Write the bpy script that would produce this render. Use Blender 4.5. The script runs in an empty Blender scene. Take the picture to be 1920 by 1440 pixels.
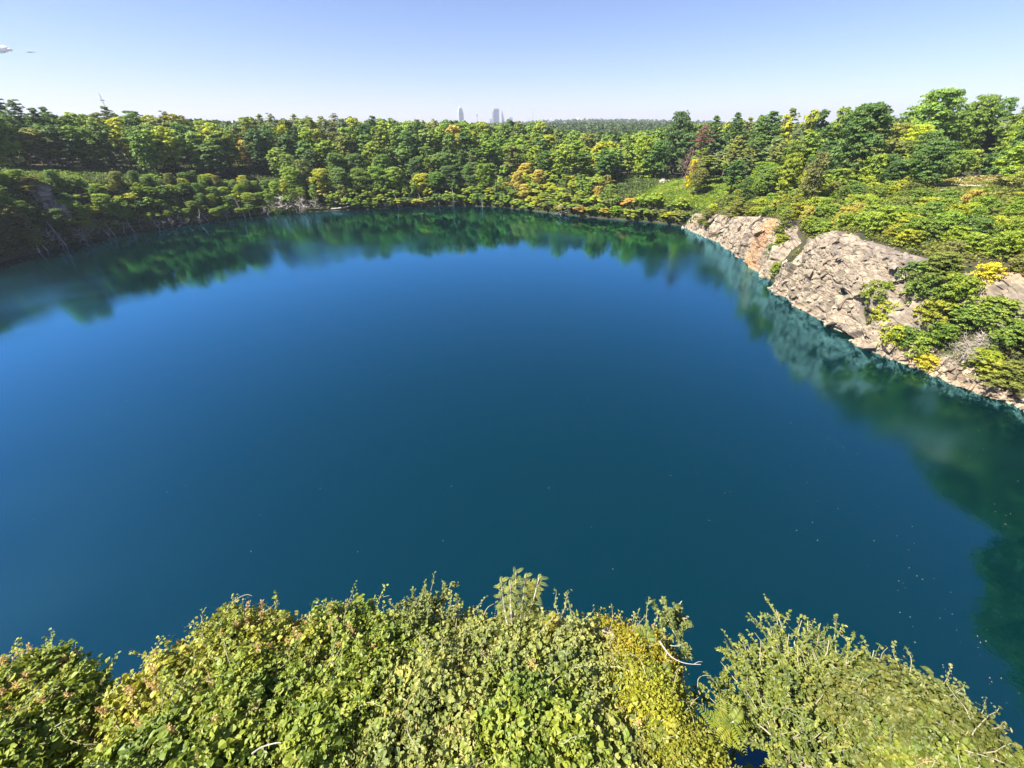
import bpy, bmesh, math
import numpy as np
from mathutils import Vector, noise as mnoise
R = np.random.RandomState(7)
sc = bpy.context.scene
COL = sc.collection

# ------------------------------------------------------------------ camera, sky, sun, exposure
CZ, PITCH, F = 36.0, math.radians(33.4), 740.0          # metres above the water, tilt down, focal length in photo pixels
cd = bpy.data.cameras.new("camera"); cam = bpy.data.objects.new("camera", cd); COL.objects.link(cam)
cd.sensor_width = 36.0; cd.lens = F / 1920 * 36.0; cd.clip_start = 0.1; cd.clip_end = 40000
cam.location = (0, 0, CZ); cam.rotation_euler = (math.pi / 2 - PITCH, 0, 0)
sc.camera = cam

SUN_EL, SUN_AZ = math.radians(51), math.radians(108)       # azimuth: degrees to the left of the view
w = bpy.data.worlds.new("World"); sc.world = w; w.use_nodes = True
nt = w.node_tree; sky = nt.nodes.new("ShaderNodeTexSky"); sky.sky_type = 'NISHITA'; sky.sun_disc = False
sky.sun_elevation = SUN_EL; sky.sun_rotation = -SUN_AZ
sky.altitude = 250; sky.air_density = 1.0; sky.dust_density = 0.2; sky.ozone_density = 2.0
tintn = nt.nodes.new("ShaderNodeMix"); tintn.data_type = 'RGBA'; tintn.blend_type = 'MULTIPLY'; tintn.inputs["Factor"].default_value = 1.0; tintn.inputs["B"].default_value = (0.93, 0.945, 1.22, 1)
nt.links.new(sky.outputs[0], tintn.inputs["A"]); nt.links.new(tintn.outputs["Result"], nt.nodes["Background"].inputs[0]); nt.nodes["Background"].inputs[1].default_value = 0.0505
sd = bpy.data.lights.new("sun", 'SUN'); sd.energy = 5.0; sd.angle = math.radians(0.5); sd.color = (1.0, 0.93, 0.80)
sun = bpy.data.objects.new("sun", sd); COL.objects.link(sun)
SUNV = Vector((-math.sin(SUN_AZ) * math.cos(SUN_EL), math.cos(SUN_AZ) * math.cos(SUN_EL), math.sin(SUN_EL)))
sun.rotation_euler = SUNV.to_track_quat('Z', 'Y').to_euler(); sun.location = (-100, 0, 200)
vs = sc.view_settings; vs.view_transform = 'Standard'; vs.look = 'None'; vs.exposure = 1.45; vs.gamma = 1.0
cy = sc.cycles
cy.max_bounces = 7; cy.diffuse_bounces = 3; cy.glossy_bounces = 3; cy.transmission_bounces = 3; cy.volume_bounces = 0
cy.transparent_max_bounces = 8; cy.caustics_reflective = False; cy.caustics_refractive = False
cy.volume_step_rate = 4.0; cy.use_denoising = True

# ------------------------------------------------------------------ projection helpers (photo pixels)
CP, SP = math.cos(PITCH), math.sin(PITCH)
def ray(px, py):
    u = (px - 960) / F; v = (720 - py) / F
    return np.array([u, CP + SP * v, -SP + CP * v])
def at_z(px, py, z=0.0):
    d = ray(px, py); t = (z - CZ) / d[2]; return np.array([0, 0, CZ]) + d * t
def at_depth(px, py, t): return np.array([0, 0, CZ]) + ray(px, py) * t
def proj(p):
    x, y, z = p[0], p[1], p[2] - CZ
    zc = y * CP - z * SP; yc = y * SP + z * CP
    if zc <= 0.01: return (-9999, -9999, zc)
    return (960 + F * x / zc, 720 - F * yc / zc, zc)

# ------------------------------------------------------------------ mesh + material helpers
def mesh_np(name, V, Fc, mat=None, attrs=None, smooth=False):
    V = np.asarray(V, np.float32); me = bpy.data.meshes.new(name)
    groups = Fc if isinstance(Fc, list) else [Fc]
    groups = [np.asarray(g, np.int32) for g in groups if len(g)]
    tot = np.concatenate([np.full(len(g), g.shape[1], np.int32) for g in groups])
    idx = np.concatenate([g.ravel() for g in groups])
    me.vertices.add(len(V)); me.vertices.foreach_set("co", V.ravel())
    me.loops.add(len(idx)); me.loops.foreach_set("vertex_index", idx)
    me.polygons.add(len(tot)); st = np.zeros(len(tot), np.int32); st[1:] = np.cumsum(tot)[:-1]
    me.polygons.foreach_set("loop_start", st); me.polygons.foreach_set("loop_total", tot)
    me.polygons.foreach_set("use_smooth", np.full(len(tot), bool(smooth)))
    me.update(calc_edges=True)
    for k, a in (attrs or {}).items():
        at = me.attributes.new(k, 'FLOAT', 'POINT'); at.data.foreach_set("value", np.asarray(a, np.float32))
    if mat: me.materials.append(mat)
    return me
def obj(name, me, parent=None, loc=None):
    o = bpy.data.objects.new(name, me); COL.objects.link(o)
    if parent: o.parent = parent
    if loc is not None: o.location = loc
    return o
def tag(o, label=None, cat=None, group=None, kind=None):
    if label: o["label"] = label
    if cat: o["category"] = cat
    if group: o["group"] = group
    if kind: o["kind"] = kind
    return o
def empty(name, loc, rz=0.0, s=(1, 1, 1)):
    o = bpy.data.objects.new(name, None); COL.objects.link(o); o.location = loc; o.rotation_euler = (0, 0, rz); o.scale = s
    o.empty_display_size = 0.5
    return o

def unit(v):
    v = np.asarray(v, float); return v / (np.linalg.norm(v, axis=-1, keepdims=True) + 1e-9)
def newmat(name):
    m = bpy.data.materials.new(name); m.use_nodes = True; t = m.node_tree
    for n in list(t.nodes): t.nodes.remove(n)
    out = t.nodes.new("ShaderNodeOutputMaterial"); return m, t, out
def N(t, kind, **kw):
    n = t.nodes.new(kind)
    for k, v in kw.items(): setattr(n, k, v)
    return n
def simple(name, col, rough=0.7, metal=0.0):
    m, t, out = newmat(name); b = N(t, "ShaderNodeBsdfPrincipled")
    b.inputs["Base Color"].default_value = (*col, 1); b.inputs["Roughness"].default_value = rough; b.inputs["Metallic"].default_value = metal
    t.links.new(b.outputs[0], out.inputs[0]); return m
def leafmat(name, base=None, transl=0.35, gloss=0.025, hue_var=0.03, val_lo=0.82, val_hi=1.85):
    """foliage: colour = object colour (or base) varied leaf by leaf through the attribute tint"""
    m, t, out = newmat(name); L = t.links.new
    if base is None: c = N(t, "ShaderNodeObjectInfo").outputs["Color"]
    else:
        r = N(t, "ShaderNodeRGB"); r.outputs[0].default_value = (*base, 1); c = r.outputs[0]
    a = N(t, "ShaderNodeAttribute", attribute_name="tint")
    mr = N(t, "ShaderNodeMapRange"); L(a.outputs["Fac"], mr.inputs[0]); mr.inputs[3].default_value = val_lo; mr.inputs[4].default_value = val_hi
    mh = N(t, "ShaderNodeMapRange"); L(a.outputs["Fac"], mh.inputs[0]); mh.inputs[3].default_value = 0.5 + hue_var; mh.inputs[4].default_value = 0.5 - hue_var
    h = N(t, "ShaderNodeHueSaturation"); L(mh.outputs[0], h.inputs["Hue"]); L(mr.outputs[0], h.inputs["Value"]); L(c, h.inputs["Color"])
    d = N(t, "ShaderNodeBsdfDiffuse"); L(h.outputs[0], d.inputs[0])
    tr = N(t, "ShaderNodeBsdfTranslucent"); hs = N(t, "ShaderNodeHueSaturation"); hs.inputs["Hue"].default_value = 0.485; hs.inputs["Value"].default_value = 1.25
    L(h.outputs[0], hs.inputs["Color"]); L(hs.outputs[0], tr.inputs[0])
    g = N(t, "ShaderNodeBsdfGlossy"); g.inputs["Roughness"].default_value = 0.55; g.inputs[0].default_value = (0.9, 0.95, 0.9, 1)
    m1 = N(t, "ShaderNodeMixShader"); m1.inputs[0].default_value = transl; L(d.outputs[0], m1.inputs[1]); L(tr.outputs[0], m1.inputs[2])
    m2 = N(t, "ShaderNodeMixShader"); m2.inputs[0].default_value = gloss; L(m1.outputs[0], m2.inputs[1]); L(g.outputs[0], m2.inputs[2])
    L(m2.outputs[0], out.inputs[0]); return m
def barkmat(name, c1, c2, scale=4):
    m, t, out = newmat(name); L = t.links.new
    tc = N(t, "ShaderNodeTexCoord"); n = N(t, "ShaderNodeTexNoise"); n.inputs["Scale"].default_value = scale; n.inputs["Detail"].default_value = 5
    L(tc.outputs["Object"], n.inputs[0]); r = N(t, "ShaderNodeValToRGB"); r.color_ramp.elements[0].color = (*c1, 1); r.color_ramp.elements[1].color = (*c2, 1)
    r.color_ramp.elements[0].position = .35; r.color_ramp.elements[1].position = .65
    L(n.outputs[0], r.inputs[0]); b = N(t, "ShaderNodeBsdfPrincipled"); b.inputs["Roughness"].default_value = 0.9; L(r.outputs[0], b.inputs["Base Color"]); L(b.outputs[0], out.inputs[0])
    return m
M_LEAF = leafmat("tree_leaves"); M_NEEDLE = leafmat("pine_needles", transl=0.15, gloss=0.02)
M_NEAR = leafmat("near_leaves", transl=0.40, gloss=0.035, val_lo=0.55, val_hi=1.7, hue_var=0.035)
M_BARK = barkmat("bark", (0.06, 0.045, 0.035), (0.16, 0.13, 0.10)); M_DEAD = barkmat("dead_wood", (0.30, 0.26, 0.23), (0.62, 0.56, 0.50))
M_PINKWOOD = barkmat("dead_pine_wood", (0.14, 0.08, 0.07), (0.30, 0.19, 0.17))

# ------------------------------------------------------------------ shoreline and terrain
C0 = np.array([-35.0, 112.0])
KN = np.array([0, 1, 3, 6, 10, 16, 24, 40, 70, 120.])
shore = []      # (x, y, heights at the knots)
def sp(px, py, h): p = at_z(px, py); shore.append((p[0], p[1], h))
def sw(x, y, h): shore.append((x, y, h))
sw(-150, 15, [0, 3, 8, 14, 18, 20, 22, 24, 24, 22]); sw(-166, 72, [0, 3, 8, 14, 18, 21, 23, 24, 24, 22])
sp(-60, 512, [0, 3, 8, 14, 19, 23.5, 24.5, 25, 25, 23])
sp(0, 492, [0, 3, 8, 14, 19, 23.5, 24.5, 25, 25, 23]); sp(70, 474, [0, 4, 10, 15, 19, 22.8, 23.5, 24, 24, 23]); sp(130, 458, [0, 2.5, 7, 12, 17, 21, 22, 23, 23, 22])
sp(230, 437, [0, 2, 5, 9, 14, 18, 19.5, 21, 21, 20]); sp(330, 424, [0, 1.5, 4, 8, 12, 15, 17, 18, 20, 20]); sp(430, 410, [0, 1.2, 3, 6, 9, 13, 15, 17, 19, 20])
sp(500, 402, [0, .8, 2, 4, 7, 10, 13, 16, 19, 20]); sp(600, 397, [0, .8, 1.5, 3, 5, 8, 11, 14, 18, 19]); sp(700, 392, [0, .8, 1.5, 3, 5, 8, 10, 14, 18, 19])
sp(800, 387, [0, .8, 1.5, 3, 5, 8, 10, 13, 17, 18]); sp(880, 386, [0, .8, 1.5, 3, 5, 8, 10, 13, 16, 17]); sp(950, 390, [0, .8, 1.5, 3, 5, 8, 10, 13, 15, 15])
sp(1050, 402, [0, 1, 2.5, 4, 6, 9, 10.5, 12, 12, 12]); sp(1150, 412, [0, 1, 2.5, 5, 7, 9, 10.5, 12, 12, 11]); sp(1230, 418, [0, 1, 3, 6, 8.5, 10.5, 12.5, 14.5, 15, 14])
sp(1280, 424, [0, 1.2, 3, 6, 9, 11.5, 13.5, 16, 18, 18]); sp(1340, 450, [0, 4, 7, 8.5, 10, 13, 16, 19, 21, 21]); sp(1380, 475, [0, 7, 10.5, 11.5, 12.5, 14, 17, 20, 22, 22])
sp(1425, 508, [0, 9, 12.8, 13.8, 14.5, 16, 19, 21, 22, 22]); sp(1450, 530, [0, 2.5, 6, 11, 15, 16.5, 19, 21, 22, 22]); sp(1480, 560, [0, 9.5, 14.5, 16, 16.8, 17.8, 19.5, 21, 22, 22])
sp(1530, 592, [0, 9.5, 14.5, 16, 16.8, 17.8, 19.5, 21, 22, 22]); sp(1600, 632, [0, 9.5, 14.5, 16, 16.8, 17.8, 19.5, 21, 22, 22]); sp(1650, 662, [0, 4, 7, 9, 11.5, 18, 20, 21, 22, 22])
sp(1720, 690, [0, 1.5, 4, 6.5, 10, 18, 20, 21, 22, 22]); sp(1800, 725, [0, 1, 2.5, 5, 9, 17, 20, 21, 22, 23]); sp(1870, 748, [0, 1, 2, 4, 6, 9.5, 19, 22, 23, 24])
sp(1920, 765, [0, 1, 2, 4, 6, 10, 20, 23, 24, 25]); sw(80, 33, [0, 9, 16, 20, 22, 23, 24, 25, 26, 26]); sw(76, 12, [0, 8, 18, 22, 23, 24, 25, 26, 27, 27])
sw(52, -2, [0, 10, 20, 24, 26, 27, 28, 29, 30, 30]); sw(24, 3.5, [0, 19, 24, 26.5, 28, 30, 32, 34, 34, 32]); sw(8, 4.6, [0, 19, 24, 26.5, 28, 30, 32, 34, 34, 32])
sw(-2, 4.6, [0, 19, 24, 26.5, 28, 30, 32, 34, 34, 32]); sw(-14, 4.2, [0, 19, 24, 26.5, 28, 30, 32, 34, 34, 32]); sw(-45, -3, [0, 10, 20, 24, 26, 28, 30, 31, 31, 30])
sw(-95, -8, [0, 6, 14, 20, 23, 24, 26, 28, 28, 26])
sx = np.array([(s[0], s[1]) for s in shore]); sh = np.array([s[2] for s in shore], float)
th = np.arctan2(sx[:, 1] - C0[1], sx[:, 0] - C0[0]); rr = np.hypot(sx[:, 0] - C0[0], sx[:, 1] - C0[1])
o_ = np.argsort(th); th, rr, sh, spx = th[o_], rr[o_], sh[o_], sx[o_]
THX = np.concatenate([th - 2 * math.pi, th, th + 2 * math.pi])
def along(theta, vals): return np.interp(theta, THX, np.concatenate([vals] * 3))
def shore_r(theta):
    # straight shore segments between the points, plus small bays
    x = along(theta, spx[:, 0]); y = along(theta, spx[:, 1])
    r = np.hypot(x - C0[0], y - C0[1])
    return r + 0.35 * np.sin(theta * 61) + 0.25 * np.sin(theta * 143 + 1)
def vnoise(x, y, s, seed=0):
    """smooth value noise, numpy"""
    x = np.asarray(x, float) / s + seed * 17.3; y = np.asarray(y, float) / s - seed * 9.1
    xi = np.floor(x).astype(np.int64); yi = np.floor(y).astype(np.int64); fx = x - xi; fy = y - yi
    fx = fx * fx * (3 - 2 * fx); fy = fy * fy * (3 - 2 * fy)
    def hsh(a, b):
        n = (a * 374761393 + b * 668265263) & 0x7fffffff; n = ((n ^ (n >> 13)) * 1274126177) & 0x7fffffff
        return ((n ^ (n >> 16)) & 0xffff) / 65535.0
    return (hsh(xi, yi) * (1 - fx) + hsh(xi + 1, yi) * fx) * (1 - fy) + (hsh(xi, yi + 1) * (1 - fx) + hsh(xi + 1, yi + 1) * fx) * fy
def height_pd(theta, d):
    """terrain height from the angle round the lake and the distance outside its shore"""
    theta = np.asarray(theta, float); d = np.asarray(d, float)
    cols = np.stack([along(theta, sh[:, k]) for k in range(len(KN))], -1)
    k = np.clip(np.searchsorted(KN, d, side='right') - 1, 0, len(KN) - 2)
    a = np.take_along_axis(cols, k[..., None], -1)[..., 0]; b = np.take_along_axis(cols, (k + 1)[..., None], -1)[..., 0]
    f = np.clip((d - KN[k]) / (KN[k + 1] - KN[k]), 0, 1)
    z = a + (b - a) * f
    r = shore_r(theta) + d; x = C0[0] + r * np.cos(theta); y = C0[1] + r * np.sin(theta)
    far = np.clip((d - 110) / 200, 0, 1)
    dist = np.hypot(x, y)
    ridge = np.exp(-((dist - 2100) / 420) ** 2) * 26 * (0.75 + 0.5 * vnoise(x, y, 420, 3)) + np.exp(-((dist - 1150) / 300) ** 2) * 6
    reg = 9 + 7 * vnoise(x, y, 260, 1) + ridge
    z = z * (1 - far) + reg * far - far * ridge * .8 * (1 - np.exp(-((np.arctan2(x, y) - .2) / .24) ** 2))
    z = z + (vnoise(x, y, 3.5, 2) - .5) * np.clip(d / 8, 0, 1) * 0.9
    return np.where(d < 0, d * 1.3, z), x, y
def td(x, y):
    t_ = np.arctan2(y - C0[1], x - C0[0]); return t_, np.hypot(x - C0[0], y - C0[1]) - shore_r(t_)
def ground(x, y):
    t_, d = td(x, y); return float(height_pd(t_, d)[0])

def on_ground(px, py):
    d = ray(px, py); t_ = 5.0
    while t_ < 900:
        p = np.array([0, 0, CZ]) + d * t_
        if p[2] <= ground(p[0], p[1]): return p
        t_ += .4 if t_ < 260 else 3
    return p
NT = 900
ths = np.linspace(-math.pi, math.pi, NT, endpoint=False)
ds = np.concatenate([[-6, -3, -1, 0], [.5, 1, 1.5, 2, 2.5, 3, 4, 5, 6, 7, 8.5, 10, 12, 14, 16, 18, 21, 24, 28, 33, 40, 48, 58, 70, 85, 102, 120, 150, 190, 240, 310, 400, 520, 680, 850, 1000, 1150, 1300, 1500, 1700, 1850, 2000, 2150, 2300, 2500, 2900, 3600, 4600, 6000, 7600]])
TG, DG = np.meshgrid(ths, ds, indexing='ij'); ZG, XG, YG = height_pd(TG, DG)
V = np.stack([XG, YG, ZG], -1).reshape(-1, 3); nd = len(ds)
i, j = np.meshgrid(np.arange(NT), np.arange(nd - 1), indexing='ij'); i2 = (i + 1) % NT
Fq = np.stack([i * nd + j, i * nd + j + 1, i2 * nd + j + 1, i2 * nd + j], -1).reshape(-1, 4)
# lake bed closes the sheet
V = np.vstack([V, [[C0[0], C0[1], -20]]]); cidx = len(V) - 1
tri = np.stack([np.arange(NT) * nd, (np.arange(NT) + 1) % NT * nd, np.full(NT, cidx)], -1)
def groundmat():
    m, t, out = newmat("forest_floor"); L = t.links.new; g = N(t, "ShaderNodeNewGeometry")
    n = N(t, "ShaderNodeTexNoise"); n.inputs["Scale"].default_value = 0.35; n.inputs["Detail"].default_value = 6; L(g.outputs["Position"], n.inputs[0])
    r = N(t, "ShaderNodeValToRGB"); e = r.color_ramp.elements; e[0].position = .35; e[0].color = (0.020, 0.032, 0.010, 1); e[1].position = .7; e[1].color = (0.05, 0.065, 0.02, 1)
    x = e.new(.5); x.color = (0.045, 0.036, 0.02, 1); L(n.outputs[0], r.inputs[0])
    b = N(t, "ShaderNodeBsdfPrincipled"); b.inputs["Roughness"].default_value = .95; L(r.outputs[0], b.inputs["Base Color"])
    bp = N(t, "ShaderNodeBump"); bp.inputs["Strength"].default_value = .6; bp.inputs["Distance"].default_value = .3; L(n.outputs[0], bp.inputs["Height"]); L(bp.outputs[0], b.inputs["Normal"])
    L(b.outputs[0], out.inputs[0]); return m
terrain = obj("terrain", mesh_np("terrain", V, [Fq, tri], groundmat(), smooth=True)); tag(terrain, kind="structure")

# ------------------------------------------------------------------ water
NW = 600; tw = np.linspace(-math.pi, math.pi, NW, endpoint=False)
rings = [0.9, -0.6, -1.6, -3.2, -6.5, -14, -22, -32, -45]
Vw = []; att = []
for dd, a in zip(rings, [1, .95, .7, .35, .08, 0, 0, 0, 0]):
    r = shore_r(tw) + dd; Vw.append(np.stack([C0[0] + r * np.cos(tw), C0[1] + r * np.sin(tw), np.zeros(NW)], -1)); att += [a] * NW
Vw = np.vstack(Vw + [[[C0[0], C0[1], 0]]]); att.append(0)
fs = []
for k in range(len(rings) - 1):
    a = np.arange(NW); b = (a + 1) % NW; fs.append(np.stack([k * NW + a, k * NW + b, (k + 1) * NW + b, (k + 1) * NW + a], -1))
a = np.arange(NW); b = (a + 1) % NW; k = len(rings) - 1
trw = np.stack([k * NW + a, k * NW + b, np.full(NW, len(Vw) - 1)], -1)
def watermat():
    m, t, out = newmat("lake_water"); L = t.links.new; g = N(t, "ShaderNodeNewGeometry")
    at = N(t, "ShaderNodeAttribute", attribute_name="shallow")
    n = N(t, "ShaderNodeTexNoise"); n.inputs["Scale"].default_value = .16; n.inputs["Detail"].default_value = 4; L(g.outputs["Position"], n.inputs[0])
    mm = N(t, "ShaderNodeMath", operation='MULTIPLY'); L(at.outputs["Fac"], mm.inputs[0])
    rr_ = N(t, "ShaderNodeMapRange"); rr_.inputs[1].default_value = .42; rr_.inputs[2].default_value = .58; L(n.outputs[0], rr_.inputs[0]); L(rr_.outputs[0], mm.inputs[1])
    mx = N(t, "ShaderNodeMix", data_type='RGBA'); L(mm.outputs[0], mx.inputs["Factor"])
    mx.inputs["A"].default_value = (0.0001, 0.0150, 0.0165, 1); mx.inputs["B"].default_value = (0.0006, 0.018, 0.009, 1)
    d = N(t, "ShaderNodeBsdfDiffuse"); L(mx.outputs["Result"], d.inputs[0])
    gl = N(t, "ShaderNodeBsdfGlossy"); gl.inputs[0].default_value = (0.25, 0.72, 1.0, 1)
    # wind: broad calm and ruffled patches
    n3 = N(t, "ShaderNodeTexNoise"); n3.inputs["Scale"].default_value = .018; n3.inputs["Detail"].default_value = 3; L(g.outputs["Position"], n3.inputs[0])
    rg = N(t, "ShaderNodeMapRange"); rg.inputs[1].default_value = .46; rg.inputs[2].default_value = .66; rg.inputs[3].default_value = .04; rg.inputs[4].default_value = .20
    L(n3.outputs[0], rg.inputs[0]); ar = N(t, "ShaderNodeAttribute", attribute_name="ruffle"); ma = N(t, "ShaderNodeMath", operation='MULTIPLY_ADD'); L(ar.outputs["Fac"], ma.inputs[0]); ma.inputs[1].default_value = .10; L(rg.outputs[0], ma.inputs[2]); L(ma.outputs[0], gl.inputs["Roughness"])
    n2 = N(t, "ShaderNodeTexNoise"); n2.inputs["Scale"].default_value = 2.2; n2.inputs["Detail"].default_value = 2; L(g.outputs["Position"], n2.inputs[0])
    bp = N(t, "ShaderNodeBump"); bp.inputs["Strength"].default_value = .25; bp.inputs["Distance"].default_value = .02; L(n2.outputs[0], bp.inputs["Height"]); L(bp.outputs[0], gl.inputs["Normal"])
    fr = N(t, "ShaderNodeFresnel"); fr.inputs[0].default_value = 1.55
    ms = N(t, "ShaderNodeMixShader"); fm = N(t, "ShaderNodeMath", operation='MULTIPLY'); fm.inputs[1].default_value = 2.75; L(fr.outputs[0], fm.inputs[0]); fn = N(t, "ShaderNodeMath", operation='MINIMUM'); fn.inputs[1].default_value = .75; L(fm.outputs[0], fn.inputs[0]); L(fn.outputs[0], ms.inputs[0]); L(d.outputs[0], ms.inputs[1]); L(gl.outputs[0], ms.inputs[2]); L(ms.outputs[0], out.inputs[0])
    return m
water = obj("water", mesh_np("water", Vw, fs + [trw], watermat(), {"shallow": att, "ruffle": np.exp(-(((Vw[:, 0] - 62) / 30) ** 2 + ((Vw[:, 1] - 100) / 50) ** 2))})); tag(water, kind="structure")

# ------------------------------------------------------------------ rock faces
def facets(P, size, amp, tilt, seed, aniso=(1, 1, 1.5)):
    """block-like displacement: every point takes the height and slope of its nearest random block"""
    Q = P / size * np.array([1 / a for a in aniso]); 
    ca, sa = math.cos(.5), math.sin(.5); Q = np.stack([Q[:, 0], Q[:, 1] * ca - Q[:, 2] * sa, Q[:, 1] * sa + Q[:, 2] * ca], -1)
    base = np.floor(Q).astype(np.int64); best = np.full(len(Q), 1e9); out = np.zeros(len(Q)); sec = np.full(len(Q), 1e9)
    def hh(c, s):
        n = (c[:, 0] * 73856093 ^ c[:, 1] * 19349663 ^ c[:, 2] * 83492791 ^ (s * 2654435761)) & 0x7fffffff
        n = ((n ^ (n >> 13)) * 1274126177) & 0x7fffffff; return ((n ^ (n >> 15)) & 0xffff) / 65535.0
    for dx in (-1, 0, 1):
        for dy in (-1, 0, 1):
            for dz in (-1, 0, 1):
                c = base + [dx, dy, dz]; ctr = c + np.stack([hh(c, seed), hh(c, seed + 1), hh(c, seed + 2)], -1)
                df = Q - ctr; dd = (df ** 2).sum(1)
                val = (hh(c, seed + 3) - .35) * amp + tilt * size * (df[:, 0] * (hh(c, seed + 4) - .5) + df[:, 1] * (hh(c, seed + 5) - .5) + df[:, 2] * (hh(c, seed + 6) - .3))
                closer = dd < best; sec = np.where(closer, best, np.minimum(sec, dd)); out = np.where(closer, val, out); best = np.where(closer, dd, best)
    crack = np.clip((np.sqrt(sec) - np.sqrt(best)) / .12, 0, 1)
    return out - (1 - crack) * 0.12 * size ** .5, crack
def rockmat():
    m, t, out = newmat("quarry_rock"); L = t.links.new; g = N(t, "ShaderNodeNewGeometry")
    n = N(t, "ShaderNodeTexNoise"); n.inputs["Scale"].default_value = .5; n.inputs["Detail"].default_value = 8; n.inputs["Roughness"].default_value = .65; L(g.outputs["Position"], n.inputs[0])
    r = N(t, "ShaderNodeValToRGB"); e = r.color_ramp.elements; e[0].position = .3; e[0].color = (0.15, 0.135, 0.13, 1); e[1].position = .66; e[1].color = (0.47, 0.39, 0.285, 1)
    x = e.new(.46); x.color = (0.31, 0.25, 0.185, 1); L(n.outputs[0], r.inputs[0])
    a = N(t, "ShaderNodeAttribute", attribute_name="stain"); n2 = N(t, "ShaderNodeTexNoise"); n2.inputs["Scale"].default_value = .9; n2.inputs["Detail"].default_value = 6; L(g.outputs["Position"], n2.inputs[0])
    ad = N(t, "ShaderNodeMath", operation='ADD'); L(a.outputs["Fac"], ad.inputs[0]); L(n2.outputs[0], ad.inputs[1])
    mr = N(t, "ShaderNodeMapRange"); mr.inputs[1].default_value = .5; mr.inputs[2].default_value = 1.2; L(ad.outputs[0], mr.inputs[0])
    mx = N(t, "ShaderNodeMix", data_type='RGBA'); L(mr.outputs[0], mx.inputs["Factor"]); L(r.outputs[0], mx.inputs["A"]); mx.inputs["B"].default_value = (0.50, 0.27, 0.11, 1)
    a3 = N(t, "ShaderNodeAttribute", attribute_name="dirt"); m3 = N(t, "ShaderNodeMix", data_type='RGBA'); L(a3.outputs["Fac"], m3.inputs["Factor"]); L(mx.outputs["Result"], m3.inputs["A"]); m3.inputs["B"].default_value = (0.13, 0.115, 0.11, 1)  # darker mix: dirt on the wall top, painted shade in cracks and shaded faces
    a5 = N(t, "ShaderNodeAttribute", attribute_name="shade"); v5 = N(t, "ShaderNodeMapRange"); L(a5.outputs["Fac"], v5.inputs[0]); v5.inputs[3].default_value = .5; v5.inputs[4].default_value = 1.2
    h5 = N(t, "ShaderNodeHueSaturation"); L(m3.outputs["Result"], h5.inputs["Color"]); L(v5.outputs[0], h5.inputs["Value"])
    b = N(t, "ShaderNodeBsdfPrincipled"); b.inputs["Roughness"].default_value = .9; L(h5.outputs[0], b.inputs["Base Color"])
    bp = N(t, "ShaderNodeBump"); bp.inputs["Strength"].default_value = .5; bp.inputs["Distance"].default_value = .05
    n4 = N(t, "ShaderNodeTexNoise"); n4.inputs["Scale"].default_value = 2.5; n4.inputs["Detail"].default_value = 6; L(g.outputs["Position"], n4.inputs[0])
    L(n4.outputs[0], bp.inputs["Height"]); L(bp.outputs[0], b.inputs["Normal"]); L(b.outputs[0], out.inputs[0]); return m
M_ROCK = rockmat()
def th_of(px, py):
    p = at_z(px, py); return math.atan2(p[1] - C0[1], p[0] - C0[0])
HULLS = []
def make_hulls():
    for k in range(40):
        r2 = np.random.RandomState(4000 + k); bm = bmesh.new(); P = np.array([(a, b, c) for a in (-.5, .5) for b in (-.5, .5) for c in (-.5, .5)]) + r2.uniform(-.2, .2, (8, 3)); P[:, :2] *= r2.uniform(.55, 1.1, (8, 1))
        for p in P: bm.verts.new(p)
        bmesh.ops.convex_hull(bm, input=bm.verts); bm.verts.ensure_lookup_table()
        used = [v for v in bm.verts if v.link_faces]; ix = {v: n_ for n_, v in enumerate(used)}
        HULLS.append((np.array([v.co[:] for v in used]), np.array([[ix[v] for v in f_.verts] for f_ in bm.faces]))); bm.free()
make_hulls()
def set_blocks(P, O, n, smin, smax, seed, big=None):
    """angular blocks sunk into the wall at random points of its surface"""
    r2 = np.random.RandomState(seed); pick = r2.randint(0, len(P), n); Vs, Fs, own, o = [], [], [], 0
    for k in pick:
        sz = smin * (smax / smin) ** (r2.uniform() ** 2.2); c = P[k]; n_ = O[k]; up = np.array([.25, .1, 1.0]); a = np.cross(up, n_); a /= np.linalg.norm(a); b = np.cross(n_, a)
        q = r2.normal() * .45 + .35; a, b = a * math.cos(q) + b * math.sin(q), b * math.cos(q) - a * math.sin(q); tl = r2.normal(size=3) * .16; n2 = unit(n_ + tl)
        v, f = HULLS[r2.randint(40)]; asp = r2.uniform(.9, 1.9); w_ = v * sz * np.array([asp, 1 / asp ** .4, r2.uniform(.28, .5)])
        Vs.append(c + w_[:, 0:1] * a + w_[:, 1:2] * b + w_[:, 2:3] * n2 + n_ * sz * r2.uniform(-.12, .04)); Fs.append(f + o); o += len(v); own.append(np.full(len(v), r2.uniform()))
    return np.vstack(Vs), np.vstack(Fs), np.concatenate(own)
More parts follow.
